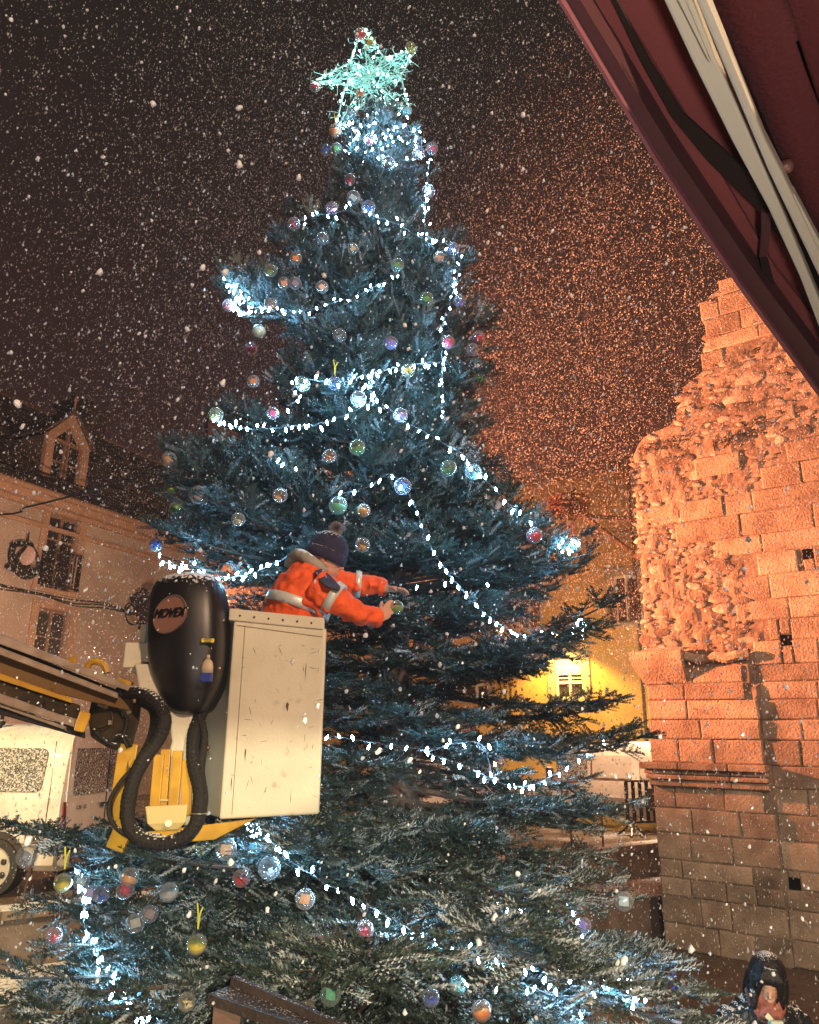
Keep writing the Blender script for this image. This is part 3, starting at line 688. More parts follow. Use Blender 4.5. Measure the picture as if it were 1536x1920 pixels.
# ------------------------------------------------------------------ vehicles
van_white = mat('white_van_paint_with_sleet', (0.74,0.66,0.58), 0.35, 0, col2=(0.62,0.55,0.49), scale=3, bump=0.10, bscale=160, snow=0.45, snow_scale=70, coat=0.3)
frost = mat('snow_speckled_glass', (0.05,0.05,0.05), 0.25, 0, col2=(0.55,0.53,0.50), scale=55, contrast=(0.48,0.56), bump=0.5, bscale=60)
tyre_m = mat('wet_tyre', (0.02,0.018,0.017), 0.6, 0, bump=0.2); rim_m = mat('steel_wheel_cover', (0.55,0.50,0.44), 0.4, 0.3)
dark_pl = mat('dark_bumper_plastic', (0.035,0.028,0.026), 0.6, 0, snow=0.5)
grey_pl = mat('grey_bumper', (0.30,0.26,0.24), 0.6, 0, snow=0.55)
def van(C_, yaw, L_, Wd, H, name, label, group=None, rearh=True):
    """x runs from the rear (0) to the front (L_), y from the left side (0) to the right, z up"""
    C_ = Vector(C_); a_ = R(yaw); f = Vector((math.cos(a_), math.sin(a_), 0)); s = Vector((math.sin(a_), -math.cos(a_), 0))
    P = lambda x, y, z: C_ + f*x + s*y + Vector((0,0,z))
    root = empty(name, P(L_/2, Wd/2, 0), label, 'van', group)
    def sec(x, top, ins):
        h = top; k = [(.10,.27),(.02,.34),(.0,.55),(.0,.95),(.02,1.05*H/1.85),(.07,h*.78),(.12,h*.92),(.20,h*.975),(.42,h)]
        pts = [(max(y, ins), min(z, h-.02)) if i < 8 else (y, z) for i, (y, z) in enumerate(k)]
        ring_ = [P(x, y+ins*.5, z) for y, z in pts] + [P(x, Wd-y-ins*.5, z) for y, z in reversed(pts)]
        return ring_
    xs = [(0.0,H*.955,.10),(.04,H*.985,.03),(.14,H,0),(L_*.35,H*1.01,0),(L_*.62,H*.99,0),(L_*.70,H*.93,.02),(L_*.80,H*.66,.04),(L_*.84,H*.58,.05),(L_*.97,H*.50,.07),(L_,H*.40,.12)]
    body = MB(); body.loft([sec(*q) for q in xs]); bo_ = body.build('body', van_white, root, smooth=True)
    m_ = bo_.modifiers.new('edge', 'EDGE_SPLIT'); m_.split_angle = R(40)
    # lower cladding and wheels
    for xw in (L_*.17, L_*.81):
        for yw, sg_ in ((.0, -1), (Wd, 1)):
            wh = MB(); r_ = .31*H/1.85 if H < 2 else .34; c = P(xw, yw + .02*sg_ - .1*sg_, r_)
            n_ = s*sg_
            wo = empty('wheel', c - root.location); wo.parent = root
            def prof(rp):
                out = []
                e1 = f; e2 = Vector((0,0,1))
                for q, off in rp: out.append([c + (e1*math.cos(2*math.pi*k/26) + e2*math.sin(2*math.pi*k/26))*q + n_*off for k in range(26)])
                return out
            MB().loft(prof([(r_*.70,-.09),(r_*.97,-.09),(r_,-.06),(r_,.08),(r_*.96,.11),(r_*.72,.115)])).build('tyre', tyre_m, wo, smooth=False)
            rm = MB(); rm.loft(prof([(r_*.71,.10),(r_*.70,.125),(r_*.64,.12),(r_*.30,.135),(r_*.05,.14)]))
            rm.build('rim', rim_m, wo)
            sl_ = MB()
            for k in range(7):
                a2 = 2*math.pi*k/7; cc_ = c + (f*math.cos(a2)+Vector((0,0,1))*math.sin(a2))*r_*.5 + n_*.131
                sl_.ell(cc_, (.035,.012,.035), 8, 6)
            sl_.build('rim_slot', dark_pl, wo)
            ar = MB(); yy = yw + .006*sg_
            ar.prism([P(xw+math.cos(math.pi*k/14)*(r_+.07), yy, r_+math.sin(math.pi*k/14)*(r_+.07)) for k in range(15)] , s*sg_*.004)
            ar.build('wheel_arch', dark_pl, root)
    # side windows / pressed panels
    def rrect(x0, x1, z0, z1, y, rr_=.07, lean=0.0, th=.012, sk=0.0):
        pts = []
        for cx_, cz_, a0 in ((x1-rr_, z1-rr_, 0), (x0+rr_, z1-rr_, 90), (x0+rr_, z0+rr_, 180), (x1-rr_, z0+rr_, 270)):
            for k in range(5):
                a3 = R(a0 + k*22.5); x = cx_ + rr_*math.cos(a3); z = cz_ + rr_*math.sin(a3)
                pts.append((x + sk*(z-z0), y + lean*(z-z0)/(z1-z0), z))
        return pts
    return root, P, rrect, f, s, bo_

# left van: side towards us, rear on the right
VC = G(92, 1688, ZS)
r1, P, rrect, f, s, _ = van(VC, 174, 4.1, 1.66, 1.84, 'parked_van', 'small white van dusted with snow, rear doors showing, parked left of the lift', 'vans parked on the street')
r1n = s*(-1)
# re-frame: y=0 is the left side -> make sure it faces the camera
def flat(root, pts3, nrm, th, name, m):
    mb = MB(); mb.prism([P(*p)+nrm*.0 for p in pts3], nrm*th); return mb.build(name, m, root)
yc = 0.0 if (P(1,0,0)-Vector((0,0,0))).length < (P(1,1.66,0)).length else 1.66
nc = (P(0,yc,0)-P(0,.83,0)).normalized(); sgn = -1 if yc == 0 else 1
def side(x0, x1, z0, z1, name, m, lean0, lean1, th=.014, rr_=.08, sk=0):
    pts = rrect(x0, x1, z0, z1, 0, rr_, 0, sk=sk); out = []
    for x, y, z in pts:
        t = (z-z0)/(z1-z0); out.append((x, yc - sgn*(lean0*(1-t)+lean1*t), z))
    return flat(r1, out, nc, th, name, m)
side(.28, 1.25, 1.10, 1.58, 'side_window', frost, .025, .085); side(1.34, 2.35, 1.10, 1.58, 'side_window', frost, .025, .085)
# rear doors: frames, glass, seam, handle, bumper, badge
ex = -f
def rear(y0, y1, z0, z1, off, name, m, th=.012, rr_=.05, lean=.03):
    pts = [];
    for a_, _, z in rrect(y0, y1, z0, z1, 0, rr_): pts.append(P(-off + lean*(z-z0)/(z1-z0), a_ if yc == 0 else 1.66-a_, z))
    mb = MB(); mb.prism(pts, ex*th); return mb.build(name, m, r1)
rear(.10, 1.56, .48, 1.74, .002, 'rear_doors', van_white, .012, .10)
rear(.20, .98, 1.06, 1.62, .016, 'rear_window', frost); rear(1.06, 1.48, 1.06, 1.62, .016, 'rear_window', frost)
sm_ = MB(); sm_.beam(P(-.03, 1.02 if yc == 0 else .64, .5), P(.0, 1.02 if yc == 0 else .64, 1.72), .012, .012, up=(0,1,0)); sm_.build('door_seam', dark_pl, r1)
hd = MB(); hd.box(P(-.04, .93 if yc == 0 else .73, .92), (.03, .16, .05)); hd.build('handle', dark_pl, r1)
bp_ = MB(); bp_.beam(P(-.09, .02, .43), P(-.09, 1.64, .43), .16, .2); o = bp_.build('rear_bumper', grey_pl, r1); bevel(o, .03)
rk = MB()
for yy in (.18, .6, 1.06, 1.48): rk.tube([P(.25, yy, 2.0), P(2.9, yy, 2.0)], .014, 6)
for xx in (.3, 1.0, 1.8, 2.7):
    rk.tube([P(xx, .12, 1.99), P(xx, 1.54, 1.99)], .016, 6)
    for yy in (.2, 1.46): rk.tube([P(xx, yy, 1.99), P(xx, yy, 1.80)], .018, 6); rk.ell(P(xx, yy, 1.86), (.05,.05,.04), 8, 6)
rk.build('roof_rack', M['iron'], r1)
sd_ = MB()
for x0, x1 in ((.06,.075),): sd_.beam(P(.16, yc+sgn*.004, .55), P(.16, yc+sgn*.004, 1.05), .006, .01, up=(0,1,0)); sd_.beam(P(.17, yc-sgn*.02, 1.06), P(.22, yc-sgn*.11, 1.66), .006, .01, up=(0,1,0))
sd_.build('panel_seam', dark_pl, r1)
text_mb('salut', .15, .004, P(.62, yc+sgn*.012, .74), -f if sgn != 0 else f, (0,0,1)).build('lettering', mat('dark_lettering', (0.03,0.02,0.02), 0.5), r1)
text_mb('em  at', .09, .01, P(-.02, .42 if yc == 0 else 1.24, .93), s if yc == 0 else -s, (0,0,1)).build('badge', mat('chrome_badge', (0.5,0.45,0.42), 0.25, 0.8, snow=.6), r1)
tl = MB(); rear(.04,.10,.70,1.0,.02,'tail_light', mat('red_tail_light', (0.25,0.02,0.02), 0.2, spec=.8)); 

# right van, white panel van partly behind the tower
VC2 = W(1010, 1480, 17.2); VC2.z = ZS
r2, P, rrect, f, s, _ = van(W(1420,1480,15.6)*1.0 - Vector((0,0,0)), 157, 4.9, 1.9, 1.74, 'parked_van', 'long white panel van parked between the tree and the stone tower', 'vans parked on the street')
off = Vector((0,0,ZS - r2.location.z)); r2.location += off
yc = 0.0 if P(1,0,0).length < P(1,1.9,0).length else 1.9
nc = (P(0,yc,0)-P(0,.95,0)).normalized(); sgn = -1 if yc == 0 else 1
_o = P; P = lambda x, y, z: _o(x, y, z) + off
def side2(x0, x1, z0, z1, name, m, l0, l1, th=.014):
    out = []
    for x, y, z in rrect(x0, x1, z0, z1, 0, .09):
        t = (z-z0)/(z1-z0); out.append((x, yc - sgn*(l0*(1-t)+l1*t), z))
    return flat(r2, out, nc, th, name, m)
for x0, x1 in ((.3,1.15),(1.3,2.15),(2.3,3.1)):
    side2(x0, x1, 1.02, 1.46, 'pressed_panel', van_white, .012, .07)
side2(3.2, 3.85, 1.02, 1.46, 'cab_window', frost, .02, .08)
q_ = MB(); q_.beam(P(.1, yc+sgn*.012, .62), P(4.3, yc+sgn*.012, .62), .03, .07); q_.build('rub_strip', grey_pl, r2)
q_ = MB(); q_.box(P(3.95, yc+sgn*.16, 1.1), (.14,.22,.22)); o = q_.build('mirror', dark_pl, r2); bevel(o, .03)

# snow covered van seen front on through the branches
r3, P, rrect, f, s, _ = van(W(835, 1400, 18.5) , -80, 4.6, 1.9, 2.2, 'parked_van', 'van with snow-covered windscreen parked behind the tree, beneath the ochre house', 'vans parked on the street')
off = Vector((0,0,ZS - r3.location.z)); r3.location += off
_o2 = P; P = lambda x, y, z: _o2(x, y, z) + off
ws = MB(); ws.hexa([P(3.28,.16,2.00),P(3.28,1.74,2.00),P(3.68,1.76,1.46),P(3.68,.14,1.46)] + [p+f*.03+Vector((0,0,.03)) for p in (P(3.28,.16,2.00),P(3.28,1.74,2.00),P(3.68,1.76,1.46),P(3.68,.14,1.46))])
ws.build('windscreen', frost, r3)

# ------------------------------------------------------------------ railing on the retaining wall, barrier
rail_m = mat('rusty_iron_post', (0.10,0.05,0.035), 0.6, 0.5)
rl = empty('wall_railing', B1, 'thin rusty iron posts with wire along the top of the retaining wall', 'railing')
ps = []
for px, py in ((50,1708),(1102,1598),(1150,1590)):
    p = G(px, py, ZS+.04); p = A1 + dl*((p-A1).dot(dl)); p.z = ZS+.035; ps.append(p)
for k in (-2, -1): ps.append(ps[0] + dl*k*2.4)
for k in (1, 2, 3): ps.append(ps[0] + (ps[1]-ps[0])*k/4)
for i, p in enumerate(ps):
    t = Vector((.10,.0,.72)) if i == 0 else Vector((0,0,.62))
    MB().tube([p-nl*.1, p-nl*.1+t], .017, 7).build('post', rail_m, rl)
ps.sort(key=lambda p: p.dot(dl)); q_ = MB(); q_.tube([p-nl*.1+Vector((0,0,.6)) for p in ps]+[ps[-1]+dl*4+Vector((0,0,.6))], .006, 5); q_.build('wire', rail_m, rl)
ba = G(1178, 1568, ZS); bb = G(1245, 1566, ZS); bdv = (bb-ba); bdv.z = 0; bdv.normalize()
br_ = empty('crowd_barrier', (ba+bb)/2, 'black slatted crowd barrier with dark panel in front of the white panel van', 'barrier')
q_ = MB(); Lb = 1.9; Z_ = lambda h: Vector((0,0,h))
for h in (.25, .62, 1.0): q_.beam(ba+Z_(h), ba+bdv*Lb+Z_(h), .04, .04)
for k in range(13): q_.beam(ba+bdv*(.02+k*.155)+Z_(.26), ba+bdv*(.02+k*.155)+Z_(.99), .075, .018, up=bdv.cross(Vector((0,0,1))))
q_.build('slat_frame', M['iron'], br_)
q_ = MB(); q_.beam(ba+bdv*.45-bdv.cross(Z_(1))*-.03+Z_(.66), ba+bdv*1.0-bdv.cross(Z_(1))*-.03+Z_(.66), .02, .42); q_.build('panel', dark_pl, br_)
for k in (.1, 1.6):
    q_ = MB(); c_ = ba+bdv*k
    for d_ in (Vector((.28,.05,0)), Vector((-.28,.05,0)), Vector((.1,-.3,0)), Vector((-.1,-.3,0))): q_.tube([c_+Z_(.34), c_+d_*.35+Z_(.15), c_+d_+Z_(.02)], .022, 6, smooth=3)
    q_.build('foot', M['iron'], br_)

# ------------------------------------------------------------------ THE TREE
TY = 6.4
AB = W(752, 1500, TY); AT = W(706, 205, TY)
def axis(z):
    t = (z-AB.z)/(AT.z-AB.z); return AB.x + (AT.x-AB.x)*t
TAB = [(205,690,730),(235,650,768),(270,632,795),(330,634,804),(380,628,806),(405,585,808),(440,575,830),(470,530,858),(520,470,870),(560,462,868),(600,480,885),(650,486,905),
       (700,498,905),(740,480,890),(790,430,895),(830,350,900),(880,318,915),(930,318,960),(980,315,1040),(1030,325,1070),(1080,360,1080),(1130,420,1030),(1180,450,1000),(1230,470,950),
       (1290,440,960),(1340,430,985),(1390,410,1010),(1440,400,1000),(1500,330,990),(1545,170,1040),(1600,150,1080),(1680,140,1130),(1740,130,1170),(1800,90,1250),(1860,30,1300),(1960,0,1320),(2100,40,1280)]
tz, tl_, tr_ = [], [], []
for py, xl, xr in TAB:
    p = W(753, py, TY); z = p.z; ax = axis(z)
    tz.append(z); tl_.append(ax - W(xl, py, TY).x); tr_.append(W(xr, py, TY).x - ax)
tz = np.array(tz[::-1]); tl_ = np.array(tl_[::-1]); tr_ = np.array(tr_[::-1])
ZTOP = float(tz[-1])
def env(z, phi):
    l = float(np.interp(z, tz, tl_)); r = float(np.interp(z, tz, tr_)); c = math.cos(phi)
    # perspective: the near side of the lower crown reads larger, keep it a little tighter
    m = r*(.5+.5*c) + l*(.5-.5*c)
    return m * (1 - .10*abs(math.sin(phi)))
def surf(px, py, out_=1.0):
    d = ray(px, py); best = None; bq_ = 1e9
    t = 1.2
    while t < 14:
        p = EYE + d*t; dx = p.x-axis(p.z); dy = p.y-TY; rr_ = math.hypot(dx, dy)
        if p.z < ZTOP+.05:
            e_ = env(p.z, math.atan2(dy, dx))*out_
            if rr_ < e_: return p
            q = rr_/max(e_, .08)
            if q < bq_: bq_ = q; best = p.copy()
        t += .02
    return best if best is not None else W(px, py, TY)

class Cloud:                      # batches of template instances, joined into one mesh
    def __init__(s): s.V = []; s.T = []; s.n = 0
def make_sprig(seed, n_side, st, bl, bw, fan):
    """flat fir spray along +X, unit length; returns verts, tris, indices of upper blades, shoot number of each tri"""
    r = random.Random(seed); V = []; T = []; TOP = []; SH = []; cnt = [0]
    def shoot(o, d, l):
        o = Vector(o); d = Vector(d).normalized(); sd = Vector((0,0,1)).cross(d).normalized(); up = d.cross(sd)
        n = max(3, int(l/st)); t0 = len(T)
        b = len(V); e = o+d*l
        for q in (sd*.012, -sd*.007+up*.009, -sd*.007-up*.009): V.append(o+q)
        V.append(e); T.extend([(b,b+1,b+3),(b+1,b+2,b+3),(b+2,b,b+3)])
        for i in range(n):
            p = o + d*(l*(i+.5)/n)
            for bi, (sg, el) in enumerate(((1,.15),(-1,.15),((1 if i % 2 else -1),1.1))):
                a = r.uniform(.8,1.25); ll = r.uniform(.85,1.15)*bl*(1 if i < n-2 else .85)
                dirn = (d*a + sd*sg*math.cos(el) + up*math.sin(el)*.8).normalized()
                wv = dirn.cross(up if abs(el) < .5 else sd).normalized()*bw
                b = len(V); V.append(p-wv); V.append(p+wv); V.append(p+dirn*ll); (TOP.append(len(T)) if bi == 2 else None); T.append((b,b+1,b+2))
        b = len(V); V.append(e+sd*.03); V.append(e-sd*.03); V.append(e+d*.09); T.append((b,b+1,b+2))
        SH.extend([cnt[0]]*(len(T)-t0)); cnt[0] += 1
    shoot((0,0,0), (1,0,r.uniform(0,.1)), .92)
    for i in range(n_side):
        x = .10 + (.75/n_side)*i + r.uniform(-.03,.03)
        for sg in (1,-1):
            l = (.58-.14*i*3/n_side)*r.uniform(.8,1.15)
            shoot((x,0,x*.05), (1,sg*fan*r.uniform(.8,1.1),r.uniform(-.05,.3)), l)
    return np.array([tuple(v) for v in V], dtype=np.float32), np.array(T, dtype=np.int32), np.array(TOP), np.array(SH)
SPR = [make_sprig(k, 3, .075, .115, .026, .9) for k in range(3)] + [make_sprig(k+9, 2, .085, .135, .034, .85) for k in range(3)]
inst = [[] for _ in SPR]          # (pos, fwd, up, scale)
wood_mb = MB()
rt = random.Random(11)
keep_clear = []                   # (point, radius): baubles that hang free of the needles
def add_sprig(p, f, up, sc):
    k = rt.randrange(3) + (3 if p.z > 3.6 or rt.random() < .3 else 0); inst[k].append((p.x,p.y,p.z, f.x,f.y,f.z, up.x,up.y,up.z, sc))
def branch(start, tip, dens=1.0, flatn=.48, sc=1.0, lift=.0):
    start = Vector(start); tip = Vector(tip); L = (tip-start).length
    if L < .12: return
    hd_ = (tip-start); hd_.z = 0; hd_.normalize(); sdv = Vector((-hd_.y, hd_.x, 0))
    mid = start.lerp(tip, .55) + Vector((0,0,-.05*L + lift*L)) + sdv*rt.uniform(-.05,.05)*L
    def at(s): return start*(1-s)**2 + mid*2*s*(1-s) + tip*s*s
    n = 9
    wood_mb.tube([at(i/n) for i in range(n+1)], [max(.004, .028*min(L,2.2)/2.2*(1-i/n)**.8+.003) for i in range(n+1)], 5)
    step = (.165 if tip.z < 4 else .19)/dens; s = (.30 if L > .8 else .12) + rt.uniform(0,.05)
    s0 = s
    while s < 1.0:
        p = at(s); d = (at(min(1, s+.03))-at(s-.03)).normalized()
        wl2 = (flatn*L*(1-s)**.75*min(1, (s-s0+.25)/.3) + .12)*rt.uniform(.75,1.15)
        wl2 = min(wl2, .75)
        for sg in (1,-1):
            if rt.random() < .07: continue
            ang = rt.uniform(.75, 1.05)
            td = (d*math.cos(ang) + sdv*sg*math.sin(ang) + Vector((0,0,rt.uniform(-.22,.10)))).normalized()
            nn = max(1, int(wl2/.125+.4)); 
            if wl2 > .3: wood_mb.tube([p, p+td*wl2*.8], [.006,.002], 3, cap=False)
            for j in range(nn):
                q = p + td*(wl2*(j+.3)/nn) + Vector((0,0,-.10*(wl2*(j/nn))**1.5))
                for sg2 in ((1,-1) if j < nn-1 else (0,)):
                    a2 = rt.uniform(.35,.75)*sg2
                    side_ = td.cross(Vector((0,0,1))).normalized()
                    lo_, hi_ = (-.35,.45) if q.z < 4 else (-.05,1.0)
                    fd = (td*math.cos(a2) + side_*math.sin(a2) + Vector((0,0,rt.uniform(lo_,hi_)))).normalized()
                    up = (Vector((0,0,1)) + Vector((rt.uniform(-.8,.8), rt.uniform(-.8,.8), 0))).normalized()
                    add_sprig(q, fd, up, rt.uniform(.17,.24)*sc*(1.0 if q.z < 4 else 1.08))
        s += step/L*rt.uniform(.8,1.25)
    for k in range(3):
        fd = ((at(1)-at(.93)).normalized() + sdv*(k-1)*.5 + Vector((0,0,rt.uniform(-.05,.2)))).normalized()
        add_sprig(at(.97), fd, Vector((0,0,1)), rt.uniform(.15,.2)*sc)
# whorls
z = 0.45
while z < ZTOP-.12:
    hf = z/ZTOP
    nb = 10 if z < 5.5 else (9 if z < 6.8 else 8)
    ph0 = rt.uniform(0, 6.28)
    for k in range(nb):
        phi = ph0 + 2*math.pi*(k + rt.uniform(-.3,.3))/nb
        zt = z + rt.uniform(-.12,.12); Rr = env(zt, phi)*(rt.uniform(.80,1.0) if rt.random() < .75 else rt.uniform(.5,.8))
        if Rr < .08: continue
        # thin out the dark middle of the lower crown, right of the trunk
        gap = 2.3 < zt < 3.8 and math.cos(phi) > .35
        if gap and rt.random() < .5: continue
        dr = -.42 if z > 6 else (-.25 if z > 4.4 else (-.02 if z > 2.4 else .08))
        st_ = Vector((axis(zt), TY, max(.3, zt + dr*Rr)))
        tip = Vector((axis(zt)+math.cos(phi)*Rr, TY+math.sin(phi)*Rr, zt))
        branch(st_, tip, 1.0 if not gap else .8, .42 if Rr > 1 else .55, 1.0 if z < 6 else .85, lift=-.02)
    z += .20 if z > 4.4 else (.235 if z < 2.3 else .22)
# the boughs that stand out in the outline, each at its own azimuth
BOUGHS = [(412,538,0,.3),(425,515,.1,.3),(445,560,-.3,.2),(547,408,-.1,.3),(520,452,-.2,.2),(402,776,-.3,.1),(425,800,-.5,.1),(303,862,-.7,.0),(318,845,-.4,.05),(300,900,-.9,0),(322,935,-1.1,0),(286,985,-.8,.1),(296,1040,-.6,.1),(345,880,-1.2,0),(360,925,-1.3,0),
          (815,262,-.1,.4),(806,330,.1,.3),(858,452,-.2,.3),(872,495,-.2,.3),(868,540,-.4,.3),(920,603,-.1,.25),(908,655,-.3,.2),(905,700,-.5,.2),(888,760,.2,.2),(905,800,0,.1),(922,870,-.6,.2),(905,905,-.9,.1),
          (1010,985,-1.0,.15),(1098,1002,-.9,.15),(1112,1035,-.7,.1),(1090,1060,-.3,.1),(1150,1128,-.8,.25),(1105,1180,-1.1,.1),(1060,1190,-1.3,.05),(1040,1232,-.2,0),(1000,1255,.2,0),(1165,1312,-.3,-.05),(1120,1330,.3,0),(1200,1385,-.9,-.05),(1150,1405,-.5,-.05),(1185,1370,-.2,0),(1090,1465,.3,-.1),(1060,1500,.8,-.1),
          (1190,1505,-.2,-.05),(1140,1520,.3,-.05),(1135,1600,.4,-.15),(1185,1690,-.4,-.2),(1150,1650,0,-.2),(1120,1780,-.9,-.1),(1200,1800,-.8,-.1),(1270,1825,-1.6,-.1),(1315,1875,-1.9,-.1),(1250,1810,-1.4,-.1),(1300,1930,-2.1,-.1),(1215,1865,-1.9,-.1),
          (30,1548,-1.2,.05),(75,1562,-1.0,.05),(120,1585,-.8,0),(70,1690,-.8,.0),(130,1640,-1.4,.0),(180,1600,-1.6,0),(190,1540,-.3,.15),(95,1770,-1.6,0),(20,1835,-1.9,0),(0,1880,-2.0,0),(60,1900,-2.3,0),(160,1860,-2.2,0),(590,1790,-2.6,-.05),(575,1850,-2.8,-.1),(700,1800,-2.8,0),
          (520,1535,-2.1,.15),(560,1575,-2.3,.1),(430,1560,-2.2,.1),(300,1610,-2.2,.05),(1000,1700,-2.1,-.1),(950,1760,-2.5,-.1),(1060,1830,-2.5,-.1),(1160,1850,-2.3,-.1)]
for px, py, dy, lf in BOUGHS:
    tip = W(px, py, TY+dy); L = math.hypot(tip.x-axis(tip.z), dy)
    st_ = Vector((axis(tip.z), TY, max(.4, tip.z - lf*L)))
    branch(st_, tip, 1.0, .36 if L > 1.2 else .45, 1.0, lift=-.04)
